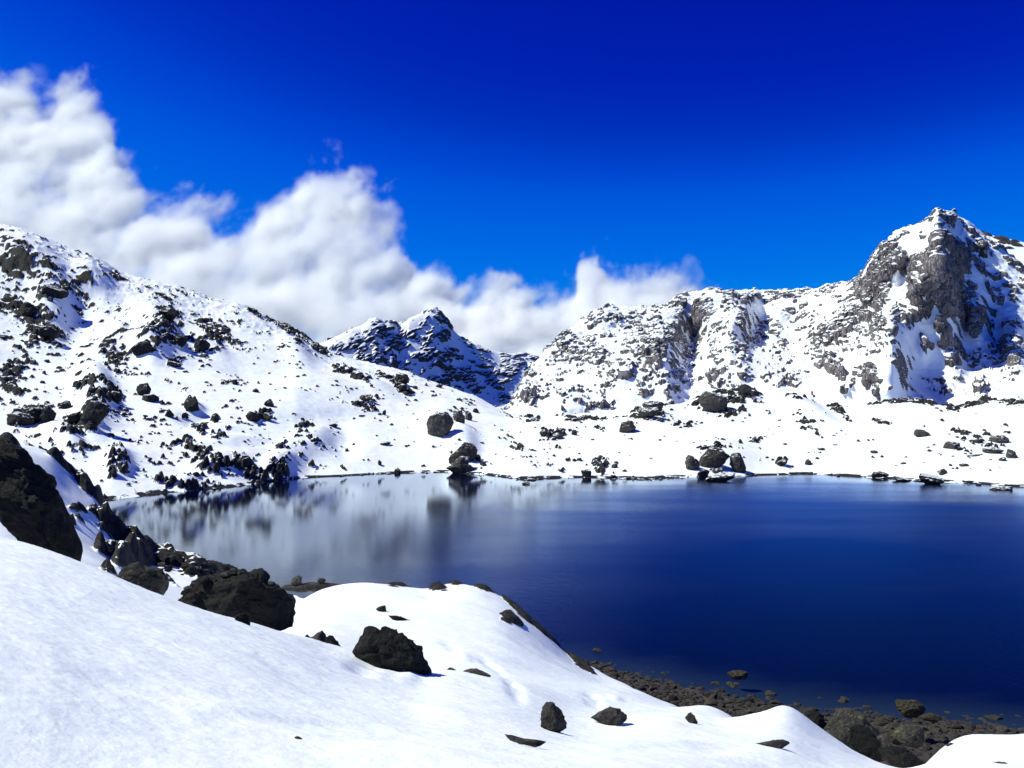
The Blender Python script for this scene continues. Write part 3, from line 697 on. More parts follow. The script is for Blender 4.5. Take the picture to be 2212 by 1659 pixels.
laz = np.arctan2(gx, gy); lr = np.hypot(gx, gy)
s_az = ray([p[0] for p in shore_pts], [930] * len(shore_pts))[0]
sh_r = np.interp(laz, s_az, _sr)
near_r = np.interp(laz, wa, wr)
calm = np.exp(-np.clip(sh_r - lr, 0, None) / 70) * np.clip((0.06 - laz) / .30, 0, 1) ** 2
calm2 = np.exp(-np.clip(sh_r - lr, 0, None) / 105)
_q = np.clip((laz + .14) / .36, 0, 1); _q = _q * _q * (3 - 2 * _q)
breeze = .03 + np.logaddexp(0, (.12 + .42 * _q - .5 * calm - .50 * calm2 + (.16 * fbm(np.stack([gx.ravel(), gy.ravel() * 2.2, 0 * gx.ravel()], -1), 60, 4, .55, 73)).reshape(gx.shape) - .03) * 22) / 22
shallow = np.clip(1 - (lr - near_r) / 5, 0, 1) * np.clip((laz - .02) / .06, 0, 1) * .8
idx = np.arange(gx.size).reshape(gx.shape)
f = np.stack([idx[:-1, :-1], idx[:-1, 1:], idx[1:, 1:], idx[1:, :-1]], -1).reshape(-1, 4)
me = bpy.data.meshes.new('lake')
me.vertices.add(gx.size); me.loops.add(f.size); me.polygons.add(len(f))
me.vertices.foreach_set('co', vx.astype(np.float32).ravel()); me.loops.foreach_set('vertex_index', f.astype(np.int32).ravel())
me.polygons.foreach_set('loop_start', np.arange(0, f.size, 4, dtype=np.int32)); me.update(calc_edges=True)
for k, a in (('breeze', breeze), ('shallow', shallow)):
    me.attributes.new(k, 'FLOAT', 'POINT').data.foreach_set('value', a.astype(np.float32).ravel())
me.materials.append(b.m)
lake = bpy.data.objects.new('lake', me); COL.objects.link(lake)
tag(lake, 'deep blue mountain lake reflecting snow and cloud', 'lake', None, 'structure')


# ------------------------------------------------------------------ rocks
def unit_sphere(sub):
    import bmesh
    bm_ = bmesh.new()
    bmesh.ops.create_icosphere(bm_, subdivisions=sub, radius=1)
    v = np.array([x.co[:] for x in bm_.verts]); fc = np.array([[q.index for q in p.verts] for p in bm_.faces])
    bm_.free()
    return v / np.linalg.norm(v, axis=1)[:, None], fc


SPH = {k: unit_sphere(k) for k in (2, 3, 4, 5)}


def to_mesh(name, v, fc, mat, smooth=True):
    me_ = bpy.data.meshes.new(name)
    me_.from_pydata(v.tolist(), [], fc.tolist())
    me_.polygons.foreach_set('use_smooth', np.full(len(fc), smooth))
    me_.materials.append(mat)
    me_.update()
    return me_


def facet_rock(seed, sub, planes=14, rough=.10):
    """stone cut by random planes, then roughened; fits a unit box"""
    rg = np.random.default_rng(seed)
    d, fc = SPH[sub]
    nrm = rg.normal(size=(planes, 3)); nrm /= np.linalg.norm(nrm, axis=1)[:, None]
    off = rg.uniform(.62, 1.0, planes)
    dots = d @ nrm.T
    rr_ = np.where(dots > .05, off / np.maximum(dots, .05), 9).min(1)
    rr_ = np.minimum(rr_, 1.15)
    v = d * rr_[:, None]
    v = v * (1 + .16 * blocks(v[:, 0] / .5 + v[:, 1] / .7 + 40, v[:, 2] / .45 + v[:, 1] / .8 + 40, seed, .6, -.3)[:, None])
    v = v * (1 + rough * fbm(d + seed * 3.1, .6, 3, .55, seed % 50)[:, None])
    for _ in range(14):
        pn = rg.normal(size=3); pn /= np.linalg.norm(pn)
        dt = v @ pn
        v = v - np.maximum(dt - dt.max() * rg.uniform(.66, .9), 0)[:, None] * pn
    v = v * (1 + .05 * fbm(v + seed, .3, 3, .6, 9, True)[:, None])
    v *= rg.uniform(.8, 1.0, 3)
    v -= (v.max(0) + v.min(0)) / 2
    v /= (v.max(0) - v.min(0)).max() / 2
    return v, fc


def outline_rock(name, poly, r, mat, depth=.8, seed=1, rough=.05, label='', cat='boulder', group=None, sub=5, lean=0.0, sink=0, ground=None):
    """boulder with the outline seen in the photograph, its own distance r and a real thickness"""
    if ground is not None:
        g = ground.hit(sum(p[0] for p in poly) / len(poly), max(p[1] for p in poly) - 2)
        r = math.hypot(g.x, g.y) + .18 * depth * S / F * math.hypot(g.x, g.y) * (max(p[0] for p in poly) - min(p[0] for p in poly))
        poly = [(x, y if y < max(p[1] for p in poly) - 6 else y + 4) for x, y in poly]
    if r is None:
        g = field.hit(sum(p[0] for p in poly) / len(poly), max(p[1] for p in poly) - 4 - sink)
        r = math.hypot(g.x, g.y)
    pts = [point(x, y, r) for x, y in poly]
    c = sum(pts, Vector()) / len(pts)
    az = math.atan2(c.x, c.y)
    rt = np.array([math.cos(az), -math.sin(az), 0]); fw = np.array([math.sin(az), math.cos(az), 0]); up = np.array([0, 0, 1.0])
    q = np.array([[(p - c).dot(Vector(rt)), p.z - c.z] for p in pts])
    d, fc = SPH[sub]
    th = np.arctan2(d[:, 2], d[:, 0])
    # distance from the centre to the outline along each direction
    ct, st = np.cos(th), np.sin(th)
    rad = np.zeros(len(d))
    for k in range(len(q)):
        a = q[k]; e = q[(k + 1) % len(q)] - a
        den = ct * e[1] - st * e[0]
        with np.errstate(divide='ignore', invalid='ignore'):
            t = (a[0] * e[1] - a[1] * e[0]) / den
            w = np.where(np.abs(e[0]) > np.abs(e[1]), (t * ct - a[0]) / e[0] if abs(e[0]) > 1e-9 else 9, (t * st - a[1]) / e[1] if abs(e[1]) > 1e-9 else 9)
        ok = (t > 0) & (w >= -1e-6) & (w <= 1 + 1e-6) & np.isfinite(t)
        rad = np.where(ok, np.maximum(rad, t), rad)
    w_ = q[:, 0].max() - q[:, 0].min(); h_ = q[:, 1].max() - q[:, 1].min()
    rad = np.where(rad == 0, min(w_, h_) / 2, rad)
    pl = np.hypot(d[:, 0], d[:, 2])
    rg = np.random.default_rng(seed)
    # facets front and back
    nrm = rg.normal(size=(16, 3)); nrm[:, 1] *= 1.6; nrm /= np.linalg.norm(nrm, axis=1)[:, None]
    dots = d @ nrm.T
    cut = np.where(dots > .08, rg.uniform(.72, 1.0, 16) / np.maximum(dots, .08), 9).min(1)
    cut = np.minimum(cut, 1.0)
    side = pl ** .75
    D = depth * math.sqrt(max(w_, .01) * max(h_, .01)) * .5
    loc = np.stack([ct * rad * side, d[:, 1] * D * cut * 1.1, st * rad * side], -1)
    k = np.where(pl > .9, 1.0, .86 + .14 * cut)
    loc[:, 0] *= k; loc[:, 2] *= k
    loc[:, 1] += lean * loc[:, 2]
    sz = math.sqrt(w_ * h_)
    nz_ = 1.6 * (fbm(loc, .5 * sz, 6, .62, seed % 40, True) - .3) + .9 * blocks(loc[:, 0] / (.23 * sz) + loc[:, 1] / (.3 * sz) + 40, loc[:, 2] / (.2 * sz) + loc[:, 1] / (.4 * sz) + 40, seed, .6, -.3)
    loc = loc + d * (nz_ * rough * sz)[:, None]
    for _ in range(26):
        pn = rg.normal(size=3); pn[1] = -abs(pn[1]) * 1.9 - .25; pn /= np.linalg.norm(pn)
        dt = loc @ pn
        o_ = dt.max() * rg.uniform(.66, .95)
        loc = loc - (np.maximum(dt - o_, 0) * .92)[:, None] * pn
    loc = loc + d * (sz * (.028 * fbm(loc, .14 * sz, 5, .62, seed % 30, True) + .030 * blocks(loc[:, 0] / (.17 * sz) + loc[:, 1] / (.2 * sz) + 60, loc[:, 2] / (.13 * sz) + loc[:, 1] / (.25 * sz) + 60, seed + 3, .6, -.3)))[:, None]
    for ax, col_ in ((0, 0), (2, 1)):          # back to the full outline after the facets were cut
        lo, hi = loc[:, ax].min(), loc[:, ax].max()
        loc[:, ax] = q[:, col_].min() + (loc[:, ax] - lo) / (hi - lo) * (q[:, col_].max() - q[:, col_].min())
    v = loc[:, :1] * rt + loc[:, 1:2] * fw + loc[:, 2:3] * up
    ob_ = bpy.data.objects.new(name, to_mesh(name, v, fc, mat, False))
    ob_.location = c
    COL.objects.link(ob_)
    return tag(ob_, label, cat, group)


FG = 'boulders in the foreground snow'
outline_rock('boulder', [(-130, 935), (-50, 948), (0, 964), (25, 990), (75, 1028), (105, 1066), (140, 1104), (165, 1144), (177, 1183), (180, 1225), (150, 1235), (95, 1205), (55, 1178), (25, 1148), (15, 1124), (0, 1108), (-60, 1060), (-150, 1010)], 26, MAT_DARK, .45, 3, .022,
             'huge smooth black slab of rock leaning at the left edge', 'boulder', FG, lean=.2)
outline_rock('boulder', [(244, 1246), (274, 1219), (292, 1214), (303, 1227), (338, 1233), (352, 1255), (366, 1300), (300, 1315), (245, 1275)], 32, MAT_LICHEN, .8, 8, .05,
             'green-tinged boulder half hidden behind the snow hump', 'boulder', FG)
outline_rock('boulder', [(380, 1300), (410, 1262), (440, 1248), (463, 1242), (505, 1233), (535, 1240), (556, 1256), (586, 1278), (611, 1296), (627, 1315), (641, 1352), (620, 1368), (505, 1350), (410, 1330)], 26, MAT_DARK, .8, 21, .07,
             'largest rounded dark boulder, at the edge of the snow before the lake', 'boulder', FG)
outline_rock('rock', [(506, 1331), (518, 1325), (536, 1325), (541, 1352), (537, 1362), (520, 1352)], 16.3, MAT_DARK, .8, 4, .03, 'small dark wedge-shaped rock below the largest boulder', 'rock', FG, 4)
outline_rock('rock', [(668, 1384), (682, 1374), (698, 1362), (706, 1372), (705, 1384), (700, 1395), (680, 1395)], 19, MAT_GREY, .9, 6, .04, 'pale pointed half of the split rock in the snow', 'rock', FG, 4)
outline_rock('rock', [(703, 1378), (712, 1372), (720, 1375), (731, 1391), (737, 1407), (733, 1415), (712, 1408), (700, 1395)], 18.8, MAT_DARK, .9, 9, .04, 'dark half of the split rock in the snow', 'rock', FG, 4)
outline_rock('boulder', [(760, 1407), (769, 1388), (769, 1375), (790, 1361), (806, 1356), (815, 1360), (819, 1368), (821, 1356), (828, 1354), (848, 1367), (876, 1388), (891, 1405), (895, 1418), (916, 1434), (934, 1458), (926, 1464), (905, 1458), (885, 1445), (856, 1434), (848, 1448), (830, 1456), (788, 1444), (770, 1422)], None, MAT_DARK, .6, 33, .05,
             'jagged black boulder with a notched top in the middle of the snow', 'boulder', FG, sink=16)
outline_rock('rock', [(1167, 1570), (1170, 1528), (1180, 1517), (1196, 1523), (1212, 1536), (1219, 1555), (1225, 1573), (1195, 1585)], None, MAT_GREY, .8, 14, .03, 'upright grey rock standing alone in the snow', 'rock', FG)
outline_rock('rock', [(1275, 1556), (1305, 1537), (1318, 1529), (1336, 1535), (1348, 1548), (1355, 1560), (1318, 1570)], None, MAT_GREY, .8, 17, .03, 'low triangular grey rock beside the upright rock', 'rock', FG)
outline_rock('rock', [(1480, 1552), (1485, 1543), (1493, 1540), (1499, 1547), (1508, 1562), (1492, 1566)], None, MAT_PEBBLE, .9, 19, .05, 'small tan rock in the snow above the beach', 'rock', FG, 4)
outline_rock('rock', [(1090, 1588), (1106, 1587), (1128, 1598), (1153, 1600), (1180, 1611), (1146, 1614), (1110, 1602)], None, MAT_GREY, .4, 23, .03, 'thin flat mauve rock ridge breaking through the near snow', 'rock', FG, 4)
outline_rock('rock', [(964, 1451), (973, 1443), (982, 1445), (990, 1452), (975, 1460)], 18.3, MAT_GREY, 1.2, 24, .04, 'smaller of two flat brown rocks past the notched boulder', 'rock', FG, 4)
outline_rock('rock', [(1000, 1453), (1015, 1446), (1028, 1446), (1043, 1454), (1062, 1464), (1030, 1468)], 18.4, MAT_GREY, 1.2, 26, .04, 'wider of two flat brown rocks past the notched boulder', 'rock', FG, 4)
outline_rock('rock', [(812, 1315), (822, 1310), (831, 1308), (835, 1325), (824, 1326)], None, MAT_PEBBLE, .9, 27, .05, 'small brown pointed rock alone on the snow promontory', 'rock', FG, 4)
outline_rock('rock', [(838, 1330), (856, 1331), (872, 1336), (887, 1345), (868, 1345), (850, 1339)], None, MAT_DARK, .5, 28, .03, 'thin dark sliver of rock on the snow promontory', 'rock', FG, 4)
outline_rock('rock', [(636, 1592), (644, 1590), (652, 1595), (655, 1600), (642, 1600)], None, MAT_GREY, .6, 29, .04, 'tiny mauve stone in the smooth snow nearest the viewer', 'rock', FG, 4)
outline_rock('rock', [(657, 1378), (664, 1371), (672, 1378), (668, 1386)], 20, MAT_DARK, .9, 30, .04, 'little black stone behind the split rock', 'rock', FG, 4)
outline_rock('rock', [(1702, 1597), (1707, 1587), (1726, 1588), (1736, 1604), (1715, 1608)], 27.5, MAT_PEBBLE, .9, 31, .04, 'lower stone of a pair stacked in the snow', 'rock', FG, 4)
outline_rock('rock', [(1707, 1588), (1710, 1580), (1720, 1577), (1727, 1583), (1724, 1590)], 27.5, MAT_PEBBLE, .9, 32, .06, 'upper stone of a pair stacked in the snow', 'rock', FG, 4)
outline_rock('rock', [(1618, 1612), (1660, 1601), (1690, 1598), (1706, 1603), (1690, 1611), (1640, 1618)], None, MAT_GREY, .5, 34, .03, 'long flat mauve rock beside the stacked stones', 'rock', FG, 4)
outline_rock('rock', [(2190 - 150, 1609), (2052, 1604), (2062, 1606), (2068, 1613), (2050, 1614)], None, MAT_GREY, .9, 35, .05, 'small mauve rock in the level snow near the beach', 'rock', FG, 4)
outline_rock('rock', [(2205 - 73, 1655), (2145, 1649), (2170, 1648), (2184, 1655), (2160, 1664)], None, MAT_GREY, 1.0, 36, .05, 'mauve rock cut by the bottom edge of the picture', 'rock', FG, 4)
SB = 'boulders on the near beach'
outline_rock('boulder', [(1775, 1592), (1800, 1552), (1815, 1537), (1839, 1532), (1859, 1543), (1884, 1569), (1903, 1589), (1902, 1630), (1850, 1632), (1795, 1615)], 38, MAT_LICHEN, .8, 41, .06, 'big dark peaked boulder where the snow meets the beach', 'boulder', SB)
outline_rock('boulder', [(1785, 1609), (1798, 1585), (1815, 1577), (1838, 1588), (1852, 1612), (1840, 1628), (1800, 1624)], 35, MAT_LICHEN, .8, 43, .045, 'pale rounded boulder blotched with yellow lichen', 'boulder', SB)
outline_rock('boulder', [(1834, 1582), (1850, 1569), (1880, 1588), (1905, 1615), (1912, 1644), (1895, 1654), (1868, 1640), (1842, 1622)], 32, MAT_DARK, .8, 44, .05, 'dark slanting boulder leaning on the lichen-blotched one', 'boulder', SB)
outline_rock('boulder', [(1886, 1601), (1897, 1591), (1910, 1589), (1926, 1606), (1916, 1615), (1898, 1613)], 33, MAT_GREY, .9, 46, .04, 'small pale grey block on top of the slanting boulder', 'boulder', SB, 4)
outline_rock('boulder', [(1896, 1618), (1920, 1611), (1945, 1616), (1966, 1634), (1986, 1650), (2010, 1664), (1985, 1668), (1950, 1655), (1930, 1655), (1905, 1640)], 29, MAT_DARK, .8, 47, .045, 'long black tail of rock running down into the snow', 'boulder', SB)
outline_rock('boulder', [(1916, 1606), (1924, 1584), (1942, 1572), (1979, 1567), (1994, 1580), (1998, 1608), (1950, 1615)], 39, MAT_LICHEN, .9, 48, .05, 'broad low boulder with green lichen beside the black tail of rock', 'boulder', SB)
outline_rock('boulder', [(1933, 1519), (1939, 1512), (1960, 1514), (1979, 1513), (1992, 1523), (2001, 1534), (1994, 1548), (1959, 1552), (1938, 1540)], 44, MAT_WET, .9, 49, .05, 'large wet boulder standing in the shallow water', 'boulder', SB)
outline_rock('boulder', [(1984, 1551), (2010, 1540), (2036, 1554), (2012, 1562)], 42, MAT_WET, .9, 50, .05, 'low wet rock just inshore of the large wet boulder', 'boulder', SB, 4)
outline_rock('boulder', [(1570, 1459), (1586, 1452), (1603, 1450), (1616, 1453), (1617, 1466), (1596, 1470)], 51.5, MAT_WET, .9, 51, .07, 'lone yellowish rock out in the dark water', 'boulder', SB, 4)
outline_rock('boulder', [(1630, 1540), (1650, 1528), (1672, 1522), (1690, 1532), (1698, 1548), (1660, 1560)], 44, MAT_LICHEN, .9, 52, .06, 'grey boulder behind the pointed snow drift', 'boulder', SB, 4)
outline_rock('boulder', [(1730, 1555), (1750, 1535), (1775, 1543), (1790, 1570), (1770, 1600), (1740, 1585)], 39.5, MAT_DARK, .9, 53, .06, 'dark block between the pointed snow drift and the peaked boulder', 'boulder', SB, 4)
SP_ = 'stones on the snowy promontory'
outline_rock('boulder', [(605, 1276), (622, 1264), (665, 1259), (700, 1258), (737, 1264), (700, 1274), (650, 1280)], 55, MAT_GREY, 1.2, 55, .05, 'flat grey ledge at the tip of the snow promontory', 'boulder', SP_, 4)
outline_rock('rock', [(628, 1262), (634, 1249), (644, 1244), (653, 1248), (652, 1258), (645, 1266)], 55, MAT_GREY, .9, 56, .08, 'knobbly stone standing up on the flat ledge', 'rock', SP_, 4)
outline_rock('rock', [(685, 1254), (691, 1249), (700, 1249), (704, 1254), (700, 1260), (688, 1260)], 55, MAT_PEBBLE, .9, 57, .05, 'round pale stone on the flat ledge', 'rock', SP_, 4)

PROTO = [facet_rock(100 + k, 3, 10 + k % 7, .10) for k in range(14)]
PROTO_ME = {}
rnd = random.Random(5)


def stone(name, pos, sx, sy, sz, mat, label, cat, group, k=None, flat_=False, hi=False):
    k = rnd.randrange(14) if k is None else k
    key = (k, mat.name)
    if key not in PROTO_ME:
        PROTO_ME[key] = to_mesh(name, PROTO[k][0], PROTO[k][1], mat, False)
    o = bpy.data.objects.new(name, PROTO_ME[key])
    o.location = pos
    o.rotation_euler = (rnd.uniform(-.25, .25), rnd.uniform(-.25, .25), rnd.uniform(0, 6.28))
    o.scale = (sx, sy, sz)
    COL.objects.link(o)
    return tag(o, label, cat, group)


for poly, dep, lab in [
    ([(922, 936), (921, 915), (930, 898), (948, 892), (963, 889), (975, 900), (981, 911), (973, 927), (953, 939), (935, 948)], .8, 'great rounded dark boulder on the snow bank above the middle of the far shore'),
    ([(963, 1013), (978, 997), (993, 985), (1014, 985), (1011, 1000), (1030, 1020), (1015, 1027), (978, 1025)], .8, 'tall striped outcrop rising straight from the far shore'),
    ([(968, 1002), (980, 983), (997, 969), (1004, 957), (1022, 955), (1032, 974), (1026, 994), (1000, 1004)], .8, 'pale slab above the striped shore outcrop'),
    ([(1508, 1010), (1515, 986), (1530, 968), (1546, 964), (1563, 972), (1578, 987), (1565, 1000), (1536, 1015), (1516, 1015)], .8, 'biggest boulder on the far shore, dark with a snowy shoulder'),
    ([(1479, 988), (1486, 982), (1509, 995), (1512, 1012), (1486, 1018), (1480, 1003)], .9, 'square-cut block at the end of the biggest shore boulder'),
    ([(1575, 992), (1583, 977), (1596, 980), (1604, 993), (1612, 1018), (1591, 1023), (1580, 1010)], .8, 'tall broken boulder next to the biggest shore boulder'),
    ([(1506, 864), (1517, 850), (1541, 844), (1567, 855), (1573, 871), (1564, 888), (1546, 895), (1526, 888)], .8, 'rounded tan outcrop at the foot of the mountain'),
]:
    outline_rock('boulder', poly, None, MAT_BANK, dep, len(lab) + len(poly), .05, lab, 'boulder', 'rocks on the far bank', 4, .1, 0, hill)

# boulders on the far bank and slope: x, base y, width, height on the notes' picture, dark?, label
FARB = [
    (992, 912, 30, 24, 0, 'knobbly boulder just behind the great rounded one'),
    (1012, 908, 18, 18, 0, 'smaller round boulder beside the knobbly one'),
    (1027, 892, 13, 12, 1, 'small round black rock on the crest past the great rounded boulder'),
    (830, 897, 8, 11, 1, 'little upright block standing alone on the white slope'),
    (860, 1024, 19, 12, 1, 'square black block at the water line of the far shore'),
    (820, 1006, 13, 12, 0, 'small rock in the snow just above the square black block'),
    (832, 962, 24, 9, 1, 'flat dark rock half buried in the white bank'),
    (792, 864, 28, 13, 1, 'wide low dark rock on the upper white slope'),
    (868, 824, 30, 18, 1, 'large dark boulder on the skyline of the white slope'),
    (872, 844, 17, 15, 1, 'boulder just below the large skyline one'),
    (856, 838, 13, 12, 1, 'small boulder to the side of the skyline group'),
    (947, 838, 17, 10, 1, 'dark rock on the crest above the great rounded boulder'),
    (895, 840, 15, 7, 0, 'low rock lying between the skyline boulders and the crest'),
    (720, 924, 19, 9, 1, 'low dark rock in the middle of the open white slope'),
    (580, 878, 20, 16, 1, 'lone black boulder high on the open snow'),
    (508, 832, 11, 12, 1, 'small black boulder above the lone black one'),
    (552, 848, 13, 9, 1, 'small flat stone between two lone black boulders'),
    (544, 910, 24, 24, 1, 'squarish black boulder with a snowy top'),
    (576, 910, 26, 18, 1, 'broad black boulder next to the squarish one'),
    (415, 888, 30, 26, 1, 'peaked black boulder over a blue hollow in the snow'),
    (464, 914, 14, 20, 1, 'narrow black boulder beyond the blue hollow'),
    (400, 905, 12, 12, 1, 'small black stone at the lip of the blue hollow'),
    (365, 902, 18, 14, 1, 'stone at the low end of the blue hollow'),
    (311, 854, 30, 24, 1, 'round black boulder on the slope with a smaller one below'),
    (324, 868, 32, 16, 1, 'lower of two stacked black boulders on the slope'),
    (170, 836, 26, 12, 1, 'low dark rock at the edge of the snow gully'),
    (75, 842 + 66, 44, 26, 1, 'long dark boulder lying across the foot of the slope'),
    (103, 912, 26, 30, 1, 'upright dark boulder beside the long one at the foot of the slope'),
    (45, 918, 44, 24, 1, 'snow-capped dark boulder nearest the knoll'),
    (140, 883, 30, 15, 1, 'flat dark boulder above the pair at the foot of the slope'),
    (205, 918, 44, 46, 1, 'big pyramid-shaped dark boulder on the slope'),
    (165, 918, 30, 24, 1, 'blocky boulder against the big pyramid'),
    (250, 870, 24, 22, 1, 'dark boulder at the end of the rock rib'),
    (362, 690, 34, 26, 1, 'black crag crowning the rocky spur'),
    (312, 764, 46, 24, 1, 'long black crag above a blue shadowed hollow'),
    (388, 748, 34, 20, 1, 'black crag on the edge of the rocky spur'),
    (437, 760, 30, 22, 1, 'black boulder at the low end of the rocky spur'),
    (375, 794, 32, 15, 1, 'black boulder in the snow below the rocky spur'),
    (120, 640, 44, 24, 1, 'black crag high on the steep slope'),
    (60, 684, 34, 24, 1, 'black crag lower on the steep slope'),
    (105, 728, 36, 22, 1, 'black crag beside the snow gully'),
    (1550, 1025, 26, 14, 0, 'small grey boulder in front of the biggest shore boulder'),
    (1520, 1034, 38, 20, 1, 'dark wet rock in front of the square-cut block'),
    (1556, 1040, 60, 18, 1, 'long black rock lying in the water below the biggest boulder'),
    (1690, 1007, 28, 14, 1, 'ragged rock on the bank past the tall broken boulder'),
    (1612, 852, 24, 26, 0, 'small outcrop above the rounded tan one'),
    (1400, 902, 46, 20, 0, 'wide grey boulder at the foot of the mountain'),
    (1412, 886, 44, 20, 0, 'boulder piled behind the wide grey one'),
    (1356, 935, 38, 28, 0, 'wedge-shaped grey boulder on the bank'),
    (1205, 948, 28, 14, 0, 'brown rock at the end of a broken row on the bank'),
    (1178, 940, 24, 12, 0, 'brown rock at the start of a broken row on the bank'),
    (1241, 940, 12, 12, 0, 'small upright rock alone on the bank'),
    (1121, 972, 14, 16, 0, 'small dark rock near the top of the shore outcrop'),
    (1266, 1030, 24, 16, 1, 'black rock with a clear reflection at the water line'),
    (1292, 1022, 13, 11, 0, 'rounded stone on the shore beside the reflected black rock'),
    (1303, 1023, 13, 11, 0, 'second rounded stone on the shore, farther from the reflected black rock'),
    (1328, 1012, 14, 11, 0, 'small stone in the snow behind the shore stones'),
    (1325, 1034, 18, 9, 1, 'dark flat stone at the water near the shore stones'),
    (1993, 944, 30, 16, 0, 'lone domed rock on the wide white bank'),
    (1746, 1005, 17, 12, 0, 'small square rock alone on the white bank'),
    (1773, 973, 19, 7, 0, 'flat rock alone in the middle of the white bank'),
    (1805, 962, 9, 3, 0, 'tiny flat stone past the flat rock on the white bank'),
    (2056, 970, 32, 15, 0, 'mauve hump of rock nearest the lone domed rock'),
    (2106, 957, 28, 8, 0, 'low mauve rock above the mauve hump'),
    (2158, 957, 32, 14, 0, 'mauve peaked rock high on the bank'),
    (2146, 980, 34, 14, 0, 'mauve rock with a long tail on the bank'),
    (2184, 990, 22, 18, 0, 'upright mauve rock close to the edge of the picture'),
    (2165, 996, 16, 7, 0, 'small flat mauve stone under the upright mauve rock'),
    (2104, 986, 26, 5, 0, 'thin mauve slab flush with the snow'),
    (1889, 980, 14, 7, 0, 'small grey stone in the snow trough'),
    (2036, 1026, 25, 11, 0, 'triangular mauve stone just above the far shore'),
    (1901, 1032, 42, 12, 1, 'flat dark rock at the edge of the far water'),
    (2011, 1046, 58, 20, 1, 'broad black rock standing in the far shallows'),
    (1945, 1039, 44, 9, 1, 'low wet rocks strip between two dark shore rocks'),
    (1136, 1046, 17, 6, 1, 'small flat rock out in the water off the far shore'),
    (2163, 1058, 40, 7, 0, 'pale flat rock awash near the edge of the picture'),
    (1952, 1003, 11, 5, 0, 'tiny grey stone above the flat dark shore rock'),
    (2082, 1008, 18, 6, 0, 'small mauve stone below the mauve hump'),
]
hits = []
for i, (x, y, w, h, dk, lab) in enumerate(FARB):
    p = hill.hit(x, y)
    if p.z < -.3: p.z = -.3
    r = math.hypot(p.x, p.y)
    if y > 1036 and p.z < .4 or lab.endswith('edge of the picture') and y > 1050:
        te = float(ray(x, y)[1]); r = -H / te; az = float(ray(x, y)[0]); p = Vector((r * math.sin(az), r * math.cos(az), 0))
    m = S / F * r
    W, Hh = w * m, h * m
    p = p + Vector((p.x, p.y, 0)).normalized() * W * .2
    p.z += Hh * .36
    k = 500 + i
    sub = 4 if w > 24 else 3
    v, fc = facet_rock(k, sub, 8 + i % 6, .30)
    v = v * np.array([W * .54, W * .46, Hh * .68])
    az = math.atan2(p.x, p.y)
    o = bpy.data.objects.new('boulder' if w > 16 else 'rock', to_mesh('boulder', v, fc, MAT_BANK_DARK if dk else MAT_BANK, False))
    o.location = p
    o.rotation_euler = (0, rnd.uniform(-.2, .2), -az)
    COL.objects.link(o)
    tag(o, lab, 'boulder' if w > 16 else 'rock', 'rocks on the far bank')

# scattered small rocks of the far side, by area: x, y, half extents, count, size range, dark, label
AREAS = [
    (60, 700, 110, 150, 34, (4, 11), 1, 'small black rock among the crags of the steep upper slope'),
    (90, 860, 120, 60, 18, (4, 11), 1, 'small black rock on the lower part of the steep slope'),
    (330, 760, 130, 60, 26, (4, 10), 1, 'small black rock around the rocky spur'),
    (300, 930, 130, 80, 34, (4, 10), 1, 'small black rock on the slope above the calm water'),
    (520, 950, 140, 60, 30, (4, 10), 1, 'small black rock above the dark shore cliffs'),
    (690, 880, 110, 110, 14, (3, 8), 1, 'small dark rock on the open white slope'),
    (660, 745, 60, 30, 14, (5, 12), 1, 'small black rock on the skyline of the white slope'),
    (850, 840, 130, 40, 26, (3, 10), 1, 'small dark rock near the crest of the white slope'),
    (1100, 960, 170, 55, 20, (2.5, 8), 0, 'small grey rock on the bank near the striped outcrop'),
    (1420, 930, 170, 60, 15, (2.5, 8), 0, 'small grey rock on the bank below the crags'),
    (1640, 900, 140, 50, 14, (2.5, 8), 1, 'small dark rock near the rounded tan outcrop'),
    (2050, 975, 160, 55, 14, (2.5, 8), 0, 'small mauve rock on the wide white bank'),
]
for (ax, ay, ex, ey, cnt, (s0, s1), dk, lab) in AREAS:
    for _ in range(cnt):
        x = ax + rnd.uniform(-ex, ex); y = ay + rnd.gauss(0, ey * .5)
        p = hill.hit(x, y)
        if p.z < .5: continue
        w = s0 + (s1 - s0) * rnd.random() ** 2
        m = S / F * math.hypot(p.x, p.y) * w
        stone('rock', p + Vector((0, 0, m * .1)), m * .55, m * rnd.uniform(.35, .6), m * rnd.uniform(.25, .5), MAT_BANK_DARK if dk else MAT_BANK, lab, 'rock', lab.replace(' rock ', ' rocks ', 1))

# stones along the far water's edge
for i in range(64):
    x = rnd.choice([rnd.uniform(640, 1000), rnd.uniform(1050, 1400), rnd.uniform(1380, 1640), rnd.uniform(1780, 2210)])
    yb = np.interp(x, [p[0] for p in shore_pts], [p[1] for p in shore_pts])
    az = float(ray(x, yb)[0]); r = float(np.interp(az, s_az, _sr)) + rnd.uniform(-7, 3)
    m = S / F * r * rnd.uniform(3, 10)
    stone('stone', Vector((r * math.sin(az), r * math.cos(az), rnd.uniform(0, .25))), m * .7, m * .6, m * rnd.uniform(.15, .35), MAT_BANK_DARK, 'dark wet stone along the edge of the far water', 'stone', 'stones along the far shore')

